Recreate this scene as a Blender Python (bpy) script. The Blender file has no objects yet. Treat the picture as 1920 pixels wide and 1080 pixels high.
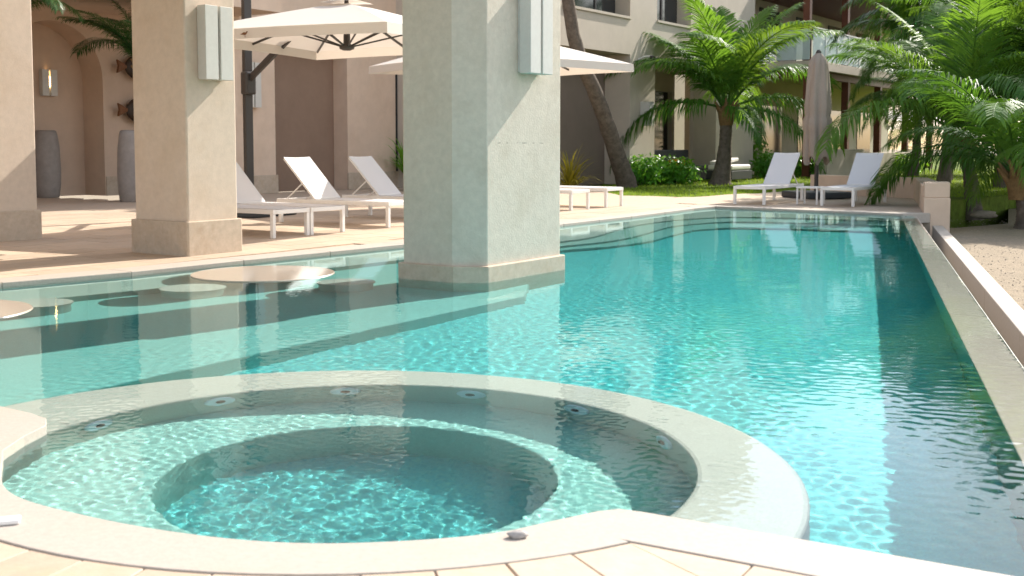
import bpy, bmesh, math, random
import numpy as np
from mathutils import Vector, Matrix

# ---------------------------------------------------------------- camera, sky, sun, exposure
SC = bpy.context.scene
COL = SC.collection
LENS_PX, PITCH, EYE = 2150.0, math.radians(4.0), 1.12      # focal length in px of a 1920 px frame
CX, CY = 960.0, 271.0 + 2150.0 * math.tan(math.radians(4.0))
cam = bpy.data.cameras.new('camera')
cam.sensor_width = 36.0
cam.lens = LENS_PX / 1920.0 * 36.0
cam.shift_y = -(540.0 - CY) / 1920.0
cam.clip_start = 0.1
cam.clip_end = 2000.0
cam.dof.use_dof = True
cam.dof.focus_distance = 8.6
cam.dof.aperture_fstop = 4.5
camo = bpy.data.objects.new('camera', cam)
camo.location = (0, 0, EYE)
camo.rotation_euler = (math.radians(90) - PITCH, 0, 0)
COL.objects.link(camo)
SC.camera = camo

SUN_AZ, SUN_EL = math.radians(43.5), math.radians(38.0)     # azimuth clockwise from +Y
SUN_DIR = Vector((math.sin(SUN_AZ) * math.cos(SUN_EL), math.cos(SUN_AZ) * math.cos(SUN_EL), math.sin(SUN_EL)))
W = bpy.data.worlds.new('World')
SC.world = W
W.use_nodes = True
nt = W.node_tree
bg = nt.nodes['Background']
sky = nt.nodes.new('ShaderNodeTexSky')
sky.sky_type = 'NISHITA'
sky.sun_disc = False
sky.sun_elevation = SUN_EL
sky.sun_rotation = SUN_AZ
sky.dust_density = 1.6
sky.ozone_density = 0.6
sky.air_density = 1.0
# a broken layer of fair-weather cloud over the whole sky
tc = nt.nodes.new('ShaderNodeTexCoord')
sx = nt.nodes.new('ShaderNodeSeparateXYZ')
nt.links.new(tc.outputs['Generated'], sx.inputs[0])
zc = nt.nodes.new('ShaderNodeMath'); zc.operation = 'MAXIMUM'; zc.inputs[1].default_value = 0.0
nt.links.new(sx.outputs['Z'], zc.inputs[0])
za = nt.nodes.new('ShaderNodeMath'); za.operation = 'ADD'; za.inputs[1].default_value = 0.12
nt.links.new(zc.outputs[0], za.inputs[0])
dv = nt.nodes.new('ShaderNodeVectorMath'); dv.operation = 'DIVIDE'
nt.links.new(tc.outputs['Generated'], dv.inputs[0])
cb = nt.nodes.new('ShaderNodeCombineXYZ'); cb.inputs[2].default_value = 1.0
for k in (0, 1): nt.links.new(za.outputs[0], cb.inputs[k])
nt.links.new(cb.outputs[0], dv.inputs[1])
cn = nt.nodes.new('ShaderNodeTexNoise')
cn.inputs['Scale'].default_value, cn.inputs['Detail'].default_value, cn.inputs['Roughness'].default_value = 1.1, 7, 0.6
nt.links.new(dv.outputs[0], cn.inputs['Vector'])
cr = nt.nodes.new('ShaderNodeMapRange')
cr.inputs[1].default_value, cr.inputs[2].default_value, cr.inputs[4].default_value = 0.46, 0.62, 0.8
nt.links.new(cn.outputs['Fac'], cr.inputs[0])
cm = nt.nodes.new('ShaderNodeMix'); cm.data_type = 'RGBA'
cm.inputs[7].default_value = (8.5, 8.6, 8.8, 1)
nt.links.new(cr.outputs[0], cm.inputs[0])
nt.links.new(sky.outputs[0], cm.inputs[6])
nt.links.new(cm.outputs[2], bg.inputs[0])
bg.inputs[1].default_value = 0.13
sun = bpy.data.lights.new('sun', 'SUN')
sun.energy = 4.7
sun.angle = math.radians(0.53)
sun.color = (1.0, 0.94, 0.85)
sun.cycles.is_caustics_light = True
suno = bpy.data.objects.new('sun', sun)
suno.rotation_euler = SUN_DIR.to_track_quat('Z', 'Y').to_euler()
suno.location = (20, 20, 30)
COL.objects.link(suno)
SC.view_settings.view_transform = 'Standard'
SC.view_settings.look = 'None'
SC.view_settings.exposure = 0.92
SC.view_settings.gamma = 1.0
SC.view_settings.use_curve_mapping = False
cy = SC.cycles
cy.max_bounces = 10
cy.diffuse_bounces = 4
cy.glossy_bounces = 4
cy.transmission_bounces = 8
cy.transparent_max_bounces = 12
cy.volume_bounces = 0
cy.caustics_reflective = False
cy.caustics_refractive = True
cy.sample_clamp_indirect = 6.0
cy.use_denoising = True
SC.render.film_transparent = False
random.seed(7)

# ---------------------------------------------------------------- measuring helpers
def ray(px, py):
    dx, dy = (px - CX) / LENS_PX, -(py - CY) / LENS_PX
    c, s = math.cos(PITCH), math.sin(PITCH)
    return Vector((dx, c + dy * s, -s + dy * c))
def G(px, py, z=0.0):
    """the point of the horizontal plane at height z that the survey sees at px, py"""
    d = ray(px, py)
    t = (z - EYE) / d.z
    return Vector((d.x * t, d.y * t, z))
def HZ(py, dist):
    """height of a thing at distance dist whose image row is py"""
    d = ray(CX, py)
    return EYE + d.z / d.y * dist
U = Vector((0.556, 0.831, 0)).normalized()        # along the pool's house side, away from the camera
V = Vector((U.y, -U.x, 0))                        # from the house towards the pool
YAW_U = math.atan2(U.y, U.x)
WL = -0.04                                        # water level, deck is at 0

# ---------------------------------------------------------------- mesh helpers
class MB:
    def __init__(s):
        s.v, s.f, s.sm = [], [], []
    def add(s, vs, fs, smooth=False):
        o = len(s.v)
        s.v += [tuple(p) for p in vs]
        s.f += [tuple(i + o for i in f) for f in fs]
        s.sm += [smooth] * len(fs)
        return s
    def box(s, c, size, rz=0.0, M=None):
        hx, hy, hz = size[0] / 2, size[1] / 2, size[2] / 2
        R = Matrix.Rotation(rz, 3, 'Z') if M is None else M
        vs = [Vector(c) + R @ Vector((x, y, z)) for z in (-hz, hz) for x, y in ((-hx, -hy), (hx, -hy), (hx, hy), (-hx, hy))]
        return s.add(vs, [(3, 2, 1, 0), (4, 5, 6, 7), (0, 1, 5, 4), (1, 2, 6, 5), (2, 3, 7, 6), (3, 0, 4, 7)])
    def bar(s, a, b, w, h=None):
        a, b = Vector(a), Vector(b)
        d = b - a
        q = d.to_track_quat('X', 'Z').to_matrix()
        return s.box((a + b) / 2, (d.length, w, h or w), M=q)
    def prism(s, poly, z0, z1):
        poly = [Vector((p[0], p[1], 0)) for p in poly]
        area = sum(poly[i].x * poly[(i + 1) % len(poly)].y - poly[(i + 1) % len(poly)].x * poly[i].y for i in range(len(poly)))
        if area < 0:
            poly.reverse()
        n = len(poly)
        vs = [(p.x, p.y, z0) for p in poly] + [(p.x, p.y, z1) for p in poly]
        fs = [tuple(range(n - 1, -1, -1)), tuple(range(n, 2 * n))]
        fs += [(i, (i + 1) % n, n + (i + 1) % n, n + i) for i in range(n)]
        return s.add(vs, fs)
    def ring(s, outer, inner, z0, z1):
        """closed loops of equal length, annular prism"""
        n = len(outer)
        vs = [(p[0], p[1], z) for z in (z0, z1) for p in outer] + [(p[0], p[1], z) for z in (z0, z1) for p in inner]
        fs = []
        for i in range(n):
            j = (i + 1) % n
            fs += [(i, j, n + j, n + i), (2 * n + j, 2 * n + i, 3 * n + i, 3 * n + j), (n + i, n + j, 3 * n + j, 3 * n + i), (j, i, 2 * n + i, 2 * n + j)]
        return s.add(vs, fs)
    def tube(s, pts, rad, n=8, cap=True, smooth=True, squash=None):
        pts = [Vector(p) for p in pts]
        rad = rad if isinstance(rad, (list, tuple)) else [rad] * len(pts)
        o, vs, fs = 0, [], []
        up = Vector((0, 0, 1))
        for i, p in enumerate(pts):
            t = (pts[min(i + 1, len(pts) - 1)] - pts[max(i - 1, 0)]).normalized()
            a = t.cross(up)
            if a.length < 1e-3:
                a = Vector((1, 0, 0))
            a.normalize()
            b = t.cross(a).normalized()
            for k in range(n):
                th = 2 * math.pi * k / n
                vs.append(p + (a * math.cos(th) + b * math.sin(th)) * rad[i])
        for i in range(len(pts) - 1):
            for k in range(n):
                fs.append((i * n + k, i * n + (k + 1) % n, (i + 1) * n + (k + 1) % n, (i + 1) * n + k))
        s.add(vs, fs, smooth)
        if cap:
            s.add(vs[:n], [tuple(range(n))])
            s.add(vs[-n:], [tuple(range(n - 1, -1, -1))])
        return s
    def lathe(s, prof, c, n=32, smooth=True):
        vs, fs = [], []
        for r, z in prof:
            for k in range(n):
                th = 2 * math.pi * k / n
                vs.append((c[0] + r * math.cos(th), c[1] + r * math.sin(th), c[2] + z))
        for i in range(len(prof) - 1):
            for k in range(n):
                fs.append((i * n + k, i * n + (k + 1) % n, (i + 1) * n + (k + 1) % n, (i + 1) * n + k))
        s.add(vs, fs, smooth)
        s.add(vs[:n], [tuple(range(n - 1, -1, -1))])
        s.add(vs[-n:], [tuple(range(n))])
        return s
    def mesh(s, name):
        me = bpy.data.meshes.new(name)
        me.from_pydata(s.v, [], s.f)
        me.polygons.foreach_set('use_smooth', s.sm)
        me.validate()
        me.update()
        return me
    def build(s, name, mat, parent=None, bevel=0.0, seg=2, loc=None, rz=0.0):
        o = bpy.data.objects.new(name, s.mesh(name))
        o.data.materials.append(mat)
        COL.objects.link(o)
        if loc is not None:
            o.location = loc
            o.rotation_euler.z = rz
        if parent is not None:
            o.parent = parent
        if bevel:
            m = o.modifiers.new('bevel', 'BEVEL')
            m.width, m.segments, m.limit_method, m.angle_limit = bevel, seg, 'ANGLE', math.radians(40)
            m.harden_normals = False
        return o
def empty(name, loc=(0, 0, 0), rz=0.0):
    o = bpy.data.objects.new(name, None)
    o.location = loc
    o.rotation_euler.z = rz
    o.empty_display_size = 0.1
    COL.objects.link(o)
    return o
def tag(o, label=None, cat=None, group=None, kind=None):
    if label: o['label'] = label
    if cat: o['category'] = cat
    if group: o['group'] = group
    if kind: o['kind'] = kind
    return o
def copy_tree(o, parent=None):
    c = o.copy()
    COL.objects.link(c)
    c.parent = parent
    for ch in list(o.children):
        copy_tree(ch, c)
    return c
def circle(c, r, n=96, a0=0.0, a1=2 * math.pi, close=True):
    m = n if close else n + 1
    return [(c[0] + r * math.cos(a0 + (a1 - a0) * i / n), c[1] + r * math.sin(a0 + (a1 - a0) * i / n)) for i in range(m)]
def spline(pts, k=8):
    """Catmull-Rom through 2D points"""
    P = [np.array(p[:2], float) for p in pts]
    P = [2 * P[0] - P[1]] + P + [2 * P[-1] - P[-2]]
    out = []
    for i in range(1, len(P) - 2):
        for j in range(k):
            t = j / k
            a, b, c, d = P[i - 1], P[i], P[i + 1], P[i + 2]
            out.append(tuple(0.5 * ((2 * b) + (c - a) * t + (2 * a - 5 * b + 4 * c - d) * t * t + (3 * b - a - 3 * c + d) * t ** 3)))
    out.append(tuple(P[-2]))
    return out

# ---------------------------------------------------------------- materials
def mat(name, rgb, rough=0.6, spec=0.5, noise=None, bump=None, metal=0.0, vary=0.0, stains=None, coat=0.0):
    """noise=(scale, amount) mottles the colour, bump=(scale, strength, distance), vary = per-object tint, stains=(rgb, scale, amount)"""
    m = bpy.data.materials.new(name)
    m.use_nodes = True
    t = m.node_tree
    p = t.nodes['Principled BSDF']
    p.inputs['Roughness'].default_value = rough
    p.inputs['Metallic'].default_value = metal
    p.inputs['Specular IOR Level'].default_value = spec
    p.inputs['Coat Weight'].default_value = coat
    p.inputs['Coat Roughness'].default_value = 0.08
    p.inputs['Base Color'].default_value = (*rgb, 1)
    geo = t.nodes.new('ShaderNodeNewGeometry')
    src = None
    def lk(a, b): t.links.new(a, b)
    def mix(kind, fac, a, b):
        x = t.nodes.new('ShaderNodeMix')
        x.data_type, x.blend_type = 'RGBA', kind
        for sock, val in ((x.inputs[0], fac), (x.inputs[6], a), (x.inputs[7], b)):
            if hasattr(val, 'is_output'): lk(val, sock)
            elif isinstance(val, (int, float)): sock.default_value = val
            else: sock.default_value = (*val, 1)
        return x.outputs[2]
    col = rgb
    if noise:
        n1 = t.nodes.new('ShaderNodeTexNoise')
        n1.inputs['Scale'].default_value, n1.inputs['Detail'].default_value = noise[0], 6
        n1.inputs['Roughness'].default_value = 0.65
        lk(geo.outputs['Position'], n1.inputs['Vector'])
        r = t.nodes.new('ShaderNodeValToRGB')
        lo = 1 - noise[1]
        r.color_ramp.elements[0].position, r.color_ramp.elements[1].position = 0.3, 0.7
        r.color_ramp.elements[0].color = (lo, lo, lo, 1)
        r.color_ramp.elements[1].color = (1, 1, 1, 1)
        lk(n1.outputs['Fac'], r.inputs['Fac'])
        col = mix('MULTIPLY', 1.0, col, r.outputs[0])
    if stains:
        n2 = t.nodes.new('ShaderNodeTexNoise')
        n2.inputs['Scale'].default_value, n2.inputs['Detail'].default_value = stains[1], 8
        n2.inputs['Roughness'].default_value = 0.7
        lk(geo.outputs['Position'], n2.inputs['Vector'])
        r = t.nodes.new('ShaderNodeMapRange')
        r.inputs[1].default_value, r.inputs[2].default_value, r.inputs[4].default_value = 0.48, 0.72, stains[2]
        lk(n2.outputs['Fac'], r.inputs[0])
        col = mix('MIX', r.outputs[0], col, stains[0])
    if vary:
        oi = t.nodes.new('ShaderNodeObjectInfo')
        r = t.nodes.new('ShaderNodeMapRange')
        r.inputs[3].default_value, r.inputs[4].default_value = 1 - vary, 1 + vary * 0.4
        lk(oi.outputs['Random'], r.inputs[0])
        hs = t.nodes.new('ShaderNodeHueSaturation')
        lk(r.outputs[0], hs.inputs['Value'])
        if hasattr(col, 'is_output'): lk(col, hs.inputs['Color'])
        else: hs.inputs['Color'].default_value = (*col, 1)
        col = hs.outputs[0]
    if hasattr(col, 'is_output'):
        lk(col, p.inputs['Base Color'])
    if bump:
        nb = t.nodes.new('ShaderNodeTexNoise')
        nb.inputs['Scale'].default_value, nb.inputs['Detail'].default_value = bump[0], 5
        lk(geo.outputs['Position'], nb.inputs['Vector'])
        b = t.nodes.new('ShaderNodeBump')
        b.inputs['Strength'].default_value, b.inputs['Distance'].default_value = bump[1], bump[2]
        lk(nb.outputs['Fac'], b.inputs['Height'])
        lk(b.outputs[0], p.inputs['Normal'])
    return m
M = {}
M['plaster'] = mat('pebble_plaster', (0.54, 0.585, 0.515), 0.75, 0.3, (120, 0.22), (160, 0.4, 0.004), stains=((0.46, 0.51, 0.45), 1.3, 0.5))
M['green_stone'] = mat('green_stone_tile', (0.44, 0.60, 0.535), 0.65, 0.3, (90, 0.25), (140, 0.4, 0.004), stains=((0.38, 0.54, 0.47), 1.5, 0.5))
M['mosaic'] = mat('green_stone_mosaic', (0.30, 0.60, 0.585), 0.5, 0.4, (60, 0.35), (90, 0.3, 0.003), stains=((0.50, 0.66, 0.50), 42, 0.75))
M['coping'] = mat('coping_limestone', (0.46, 0.405, 0.35), 0.6, 0.35, (45, 0.16), (90, 0.35, 0.002), stains=((0.42, 0.35, 0.28), 3.0, 0.55))
M['paver'] = mat('limestone_paver', (0.54, 0.425, 0.32), 0.65, 0.3, (12, 0.16), (70, 0.4, 0.002), vary=0.15, stains=((0.55, 0.385, 0.24), 5.0, 0.6))
M['mortar'] = mat('deck_mortar', (0.50, 0.40, 0.31), 0.85, 0.2, (30, 0.2))
M['stucco'] = mat('warm_stucco', (0.71, 0.55, 0.425), 0.85, 0.2, (3.5, 0.10), (45, 0.25, 0.004), stains=((0.58, 0.42, 0.30), 1.1, 0.45))
M['stucco_col'] = mat('column_stucco', (0.61, 0.545, 0.45), 0.8, 0.25, (16, 0.15), (60, 0.4, 0.005), stains=((0.46, 0.40, 0.31), 2.6, 0.6))
M['plinth'] = mat('plinth_stone', (0.56, 0.455, 0.35), 0.75, 0.3, (14, 0.2), (80, 0.3, 0.003), stains=((0.40, 0.28, 0.18), 4.0, 0.6))

def water_material():
    m = bpy.data.materials.new('pool_water')
    m.use_nodes = True
    t = m.node_tree
    p = t.nodes['Principled BSDF']
    t.nodes.remove(p)
    out = t.nodes['Material Output']
    g = t.nodes.new('ShaderNodeBsdfGlass')
    g.inputs['Roughness'].default_value = 0.0
    g.inputs['IOR'].default_value = 1.333
    t.links.new(g.outputs[0], out.inputs['Surface'])
    geo = t.nodes.new('ShaderNodeNewGeometry')
    n = t.nodes.new('ShaderNodeTexNoise')
    n.inputs['Scale'].default_value = 22
    n.inputs['Detail'].default_value = 3
    t.links.new(geo.outputs['Position'], n.inputs['Vector'])
    b = t.nodes.new('ShaderNodeBump')
    b.inputs['Strength'].default_value = 0.3
    b.inputs['Distance'].default_value = 0.0009
    t.links.new(n.outputs['Fac'], b.inputs['Height'])
    t.links.new(b.outputs[0], g.inputs['Normal'])
    return m
M['water'] = water_material()
def absorb_material():
    m = bpy.data.materials.new('water_absorption')
    m.use_nodes = True
    t = m.node_tree
    t.nodes.remove(t.nodes['Principled BSDF'])
    v = t.nodes.new('ShaderNodeVolumeAbsorption')
    v.inputs['Color'].default_value = (0.05, 0.905, 0.945, 1)
    v.inputs['Density'].default_value = 1.0
    t.links.new(v.outputs[0], t.nodes['Material Output'].inputs['Volume'])
    return m
M['absorb'] = absorb_material()

# ---------------------------------------------------------------- pool outline
edge_px = [(0, 529), (242, 508.7), (453, 487), (755, 457), (1054, 419), (1181, 405), (1300, 390), (1340, 386.2)]
EDGE = [G(*p) for p in edge_px]
EDGE = [EDGE[0] - (EDGE[2] - EDGE[0]).normalized() * 4.5] + EDGE       # runs on beyond the frame
FAR_R = G(1694.6, 400.5)
INF_D = Vector((0.294, 0.956, 0)).normalized()     # direction of the overflow edge
INF_N = Vector((INF_D.y, -INF_D.x, 0))
def inf(y, off=0.0):
    """point of the overflow edge at distance y, pushed off metres outwards"""
    x = 1.94 + (y - 4.36) * INF_D.x / INF_D.y
    return Vector((x, y, 0)) + INF_N * off
SPA_IN, SPA_IN_R = (-0.63, 4.20), 1.30
SPA_OUT, SPA_OUT_R = (-0.77, 4.08), 1.79
front_px = [(0, 765), (50, 770), (80, 786), (72, 803), (0, 850)]
FRONT = [(-6.5, 8.4), (-2.18, 4.82), (-2.02, 4.71), (-1.925, 4.62), (-1.885, 4.52), (-1.90, 4.35)] 
arc_pts = [(-1.89, 4.14), (-1.66, 3.65), (-1.31, 3.39), (-0.88, 3.20), (-0.51, 3.14), (-0.09, 3.21), (0.17, 3.36)]
FRONT += spline(arc_pts, 6) + [(0.27, 3.425), (0.33, 3.445), (0.39, 3.42)]
near_dir = (G(1865, 1080) - G(1200, 964)).normalized()
FRONT.append(tuple((Vector((0.39, 3.42, 0)) + near_dir * 1.32)[:2]))
POOL = [tuple(p[:2]) for p in EDGE] + [tuple(FAR_R[:2])] + [tuple(inf(y)[:2]) for y in (18.0, 12.0, 6.0, 3.2)] + list(reversed(FRONT))

def inside(poly, X, Y):
    r = np.zeros(X.shape, bool)
    n = len(poly)
    for i in range(n):
        x0, y0 = poly[i]
        x1, y1 = poly[(i + 1) % n]
        if y0 == y1: continue
        c = ((y0 > Y) != (y1 > Y)) & (X < (x1 - x0) * (Y - y0) / (y1 - y0) + x0)
        r ^= c
    return r
def grow(poly, d):
    """push a polygon outwards by d"""
    P = [Vector((p[0], p[1], 0)) for p in poly]
    area = sum(P[i].x * P[(i + 1) % len(P)].y - P[(i + 1) % len(P)].x * P[i].y for i in range(len(P)))
    sg = 1 if area > 0 else -1
    out = []
    for i, p in enumerate(P):
        a, b = (p - P[i - 1]).normalized(), (P[(i + 1) % len(P)] - p).normalized()
        na, nb = Vector((a.y, -a.x, 0)) * sg, Vector((b.y, -b.x, 0)) * sg
        h = (na + nb)
        h = h.normalized() if h.length > 1e-6 else na
        out.append(tuple((p + h * d / max(0.4, h.dot(na)))[:2]))
    return out

# ---------------------------------------------------------------- water
def make_water():
    poly = grow(POOL, 0.05)
    k = [i for i, p in enumerate(poly)]
    # the sheet also runs as a film over the overflow ledge
    film = [tuple(inf(y, o)[:2]) for y, o in ((18.3, -0.1), (3.0, -0.1), (3.0, 0.235), (18.6, 0.235))]
    ys = [2.7]
    while ys[-1] < 21.6:
        y = ys[-1]
        ys.append(y + (0.0095 if y < 6.0 else 0.0095 + (y - 6.0) * 0.0048))
    ys = np.array(ys)
    xs = np.arange(-7.0, 7.2, 0.02)
    xs = np.concatenate([np.arange(-7, -2.2, 0.035), np.arange(-2.2, 1.9, 0.0125), np.arange(1.9, 7.2, 0.03)])
    X, Y = np.meshgrid(xs, ys)
    p0 = inf(4.36)
    off = (X - p0.x) * INF_N.x + (Y - p0.y) * INF_N.y
    film = [tuple(inf(y, o)[:2]) for y, o in ((18.3, -0.1), (3.0, -0.1), (3.0, 0.28), (18.6, 0.28))]
    keep = inside(poly, X, Y) | inside(film, X, Y)
    ex = np.where(keep & (off > 0.235), off - 0.235, 0.0)
    X = X - ex * INF_N.x
    Y = Y - ex * INF_N.y
    rng = np.random.RandomState(3)
    def waves(n, l0, l1, amp, spread=None):
        Z = np.zeros(X.shape)
        for i in range(n):
            lam = math.exp(rng.uniform(math.log(l0), math.log(l1)))
            th = rng.uniform(0, 2 * math.pi) if spread is None else spread[0] + rng.uniform(-spread[1], spread[1])
            kx, ky = 2 * math.pi / lam * math.cos(th), 2 * math.pi / lam * math.sin(th)
            ph = rng.uniform(0, 6.28)
            Z += amp * lam * np.sin(kx * X + ky * Y + ph + 0.6 * np.sin(0.7 * ky * X - 0.6 * kx * Y + ph))
        return Z / math.sqrt(n)
    d_spa = np.hypot(X - SPA_IN[0], Y - SPA_IN[1])
    spa = np.clip((1.75 - d_spa) / 0.5, 0, 1)
    # the basin on the house side lies calm, the open pool is breezy
    side = (X - (-0.2)) * V.x + (Y - 9.6) * V.y
    calm = np.clip((side + 1.2) / 2.4, 0.0, 1) * np.clip((Y - 2) / 3, 0, 1)
    A = waves(40, 0.06, 0.13, 0.0030)
    B = waves(22, 0.30, 0.9, 0.0006)
    Cc = waves(44, 0.034, 0.075, 0.0066)
    far_fade = 1 / (1 + np.maximum(Y - 9, 0) * 0.05)
    near_r = np.clip((X - 0.9) / 0.8, 0, 1) * np.clip((7.5 - Y) / 3.5, 0, 1)
    Z = A * (0.10 + 0.75 * calm + 0.8 * near_r) * far_fade * (1 - spa) + B * (0.25 + 0.75 * calm) + Cc * spa * 0.9
    ny, nx = X.shape
    idx = -np.ones(ny * nx, np.int64)
    cell = keep[:-1, :-1] & keep[1:, :-1] & keep[:-1, 1:] & keep[1:, 1:]
    iy, ix = np.nonzero(cell)
    a = iy * nx + ix
    quads = np.stack([a, a + 1, a + 1 + nx, a + nx], 1)
    used = np.unique(quads)
    idx[used] = np.arange(len(used))
    top = np.stack([X.ravel()[used], Y.ravel()[used], WL + Z.ravel()[used]], 1)
    quads = idx[quads]
    n = len(used)
    # boundary edges, to close the body of water downwards
    e = np.concatenate([quads[:, [0, 1]], quads[:, [1, 2]], quads[:, [2, 3]], quads[:, [3, 0]]])
    key = np.sort(e, 1)
    kk = key[:, 0] * n + key[:, 1]
    u, first, cnt = np.unique(kk, return_index=True, return_counts=True)
    be = e[first[cnt == 1]]
    bv = np.unique(be)
    m2 = {int(v): n + i for i, v in enumerate(bv)}
    low = top[bv].copy()
    low[:, 2] = -2.4
    verts = np.concatenate([top, low])
    sides = np.array([[b, a_, m2[int(a_)], m2[int(b)]] for a_, b in be])
    # bottom: one fan-like copy of the sheet, coarse
    bott = []
    me = bpy.data.meshes.new('water')
    xs0, ys0, xs1, ys1 = -8, 2.0, 8, 23
    faces = np.concatenate([quads, sides])
    me.vertices.add(len(verts))
    me.vertices.foreach_set('co', verts.astype(np.float32).ravel())
    me.loops.add(faces.size)
    me.loops.foreach_set('vertex_index', faces.astype(np.int32).ravel())
    me.polygons.add(len(faces))
    me.polygons.foreach_set('loop_start', np.arange(0, faces.size, 4, dtype=np.int32))
    sm = np.zeros(len(faces), bool)
    sm[:len(quads)] = True
    me.polygons.foreach_set('use_smooth', sm)
    me.update(calc_edges=True)
    me.validate()
    me.materials.append(M['water'])
    o = bpy.data.objects.new('water', me)
    COL.objects.link(o)
    o.cycles.is_caustics_caster = True
    tag(o, kind='structure')
    return o
water = make_water()
tag(MB().prism(grow([tuple(p[:2]) for p in EDGE] + [tuple(FAR_R[:2])] + [tuple((inf(y, 0.143))[:2]) for y in (18.9, 12.0, 6.0, 3.2)] + list(reversed(FRONT)), 0.10), -1.75, WL + 0.010).build('water_body', M['absorb']), kind='structure')

# ---------------------------------------------------------------- pool shell
DEEP = -0.92
def receiver(o):
    o.cycles.is_caustics_receiver = True
    return o
def shell(name, mb, bevel=0.0, m='plaster'):
    o = mb.build(name, M[m], bevel=bevel)
    receiver(o)
    return tag(o, kind='structure')
shell('pool_floor', MB().prism([(-9, 1.5), (8, 1.5), (9.5, 23), (-9, 23)], -1.8, DEEP), m='mosaic')
big = grow(POOL, 0.20)
shell('pool_wall', MB().ring([p for p in big], [p for p in POOL], -1.7, -0.075), m='mosaic')
# shallow lounge shelf along the house side, edge parallel to the columns' long faces
s0 = Vector((-0.20, 8.85, 0))
shelf = [tuple(p[:2]) for p in (s0 - U * 9, s0 + U * 0.55, Vector((-0.285, 9.43, 0)) + U * 0.95 - V * 0.1, EDGE[4] + U * 1.6 - V * 0.3)] + [tuple((EDGE[i] - V * 0.25)[:2]) for i in (4, 3, 2, 1, 0)]
shell('lounge_shelf', MB().prism(shelf, -1.6, -0.56), 0.02, 'green_stone')
# the ledge one steps down on from the deck
led = [tuple((p + V * 0.78)[:2]) for p in EDGE[:5]] + [tuple((p - V * 0.2)[:2]) for p in reversed(EDGE[:5])]
shell('entry_ledge', MB().prism(led, -1.5, -0.27), 0.02)
# long shallow steps at the far end, sweeping round to the house side
def sunk(px, py, dep):
    p = G(px, py, WL)
    d = Vector((p.x, p.y, 0)).normalized()
    return p + d * dep * 1.12
conts = [([(900, 470), (1053, 453), (1100, 447), (1130, 440), (1165, 429), (1230, 417), (1320, 409), (1400, 407), (1560, 411), (1700, 416)], 0.20),
         ([(880, 482), (1053, 462), (1130, 454), (1180, 446), (1215, 437), (1260, 425), (1340, 417), (1420, 416), (1560, 420), (1700, 425)], 0.42),
         ([(860, 492), (1053, 470), (1150, 462), (1220, 452), (1262, 441), (1310, 431), (1380, 427), (1460, 428), (1560, 431), (1704, 437)], 0.66)]
for pts, dep in conts:
    c = spline([tuple(sunk(x, y, dep)[:2]) for x, y in pts], 5)
    poly = c + [tuple((FAR_R + INF_N * 0.15 + INF_D * 0.2)[:2]), tuple((EDGE[-1] + INF_D * 0.3)[:2])] + [tuple((EDGE[i] - V * 0.2)[:2]) for i in (7, 6, 5, 4)]
    shell('far_step', MB().prism(poly, -1.5, -dep), 0.012)
# round spa: ring wall, bench, floor
spa_o, spa_i = circle(SPA_OUT, SPA_OUT_R, 128), circle(SPA_IN, SPA_IN_R, 128)
shell('spa_ring', MB().ring(spa_o, spa_i, -1.6, WL - 0.022), 0.02)
shell('spa_bench', MB().ring(circle(SPA_IN, SPA_IN_R + 0.1, 128), circle((-0.58, 4.28), 0.75, 128), -1.5, WL - 0.34), 0.015, 'green_stone')
shell('spa_floor', MB().prism(circle(SPA_IN, SPA_IN_R + 0.1, 96), -1.7, WL - 0.76), m='mosaic')

# ---------------------------------------------------------------- more materials
def leaf_mat(name, rgb, back, rough=0.38, vary=0.35, trans=0.35):
    m = bpy.data.materials.new(name)
    m.use_nodes = True
    t = m.node_tree
    p = t.nodes['Principled BSDF']
    p.inputs['Roughness'].default_value = rough
    p.inputs['Specular IOR Level'].default_value = 0.32
    out = t.nodes['Material Output']
    tr = t.nodes.new('ShaderNodeBsdfTranslucent')
    mx = t.nodes.new('ShaderNodeMixShader')
    mx.inputs[0].default_value = trans
    oi = t.nodes.new('ShaderNodeObjectInfo')
    geo = t.nodes.new('ShaderNodeNewGeometry')
    n = t.nodes.new('ShaderNodeTexNoise')
    n.inputs['Scale'].default_value = 1.7
    n.inputs['Detail'].default_value = 4
    t.links.new(geo.outputs['Position'], n.inputs['Vector'])
    ad = t.nodes.new('ShaderNodeMath')
    ad.operation = 'ADD'
    t.links.new(oi.outputs['Random'], ad.inputs[0])
    t.links.new(n.outputs['Fac'], ad.inputs[1])
    mr = t.nodes.new('ShaderNodeMapRange')
    mr.inputs[1].default_value, mr.inputs[2].default_value = 0.3, 1.6
    mr.inputs[3].default_value, mr.inputs[4].default_value = 1 - vary, 1 + vary
    t.links.new(ad.outputs[0], mr.inputs[0])
    for c, node, sock in ((rgb, p, 'Base Color'), (back, tr, 'Color')):
        hs = t.nodes.new('ShaderNodeHueSaturation')
        hs.inputs['Color'].default_value = (*c, 1)
        t.links.new(mr.outputs[0], hs.inputs['Value'])
        if vary > 0.2:                                       # older leaves turn yellow
            hr = t.nodes.new('ShaderNodeMapRange')
            hr.inputs[3].default_value, hr.inputs[4].default_value = 0.52, 0.49
            pw = t.nodes.new('ShaderNodeMath')
            pw.operation = 'POWER'
            pw.inputs[1].default_value = 1.6
            t.links.new(oi.outputs['Random'], pw.inputs[0])
            t.links.new(pw.outputs[0], hr.inputs[0])
            t.links.new(hr.outputs[0], hs.inputs['Hue'])
        t.links.new(hs.outputs[0], node.inputs[sock])
    t.links.new(p.outputs[0], mx.inputs[1])
    t.links.new(tr.outputs[0], mx.inputs[2])
    t.links.new(mx.outputs[0], out.inputs['Surface'])
    return m
M['frond'] = leaf_mat('coconut_frond', (0.068, 0.155, 0.02), (0.22, 0.38, 0.028), 0.5)
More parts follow.
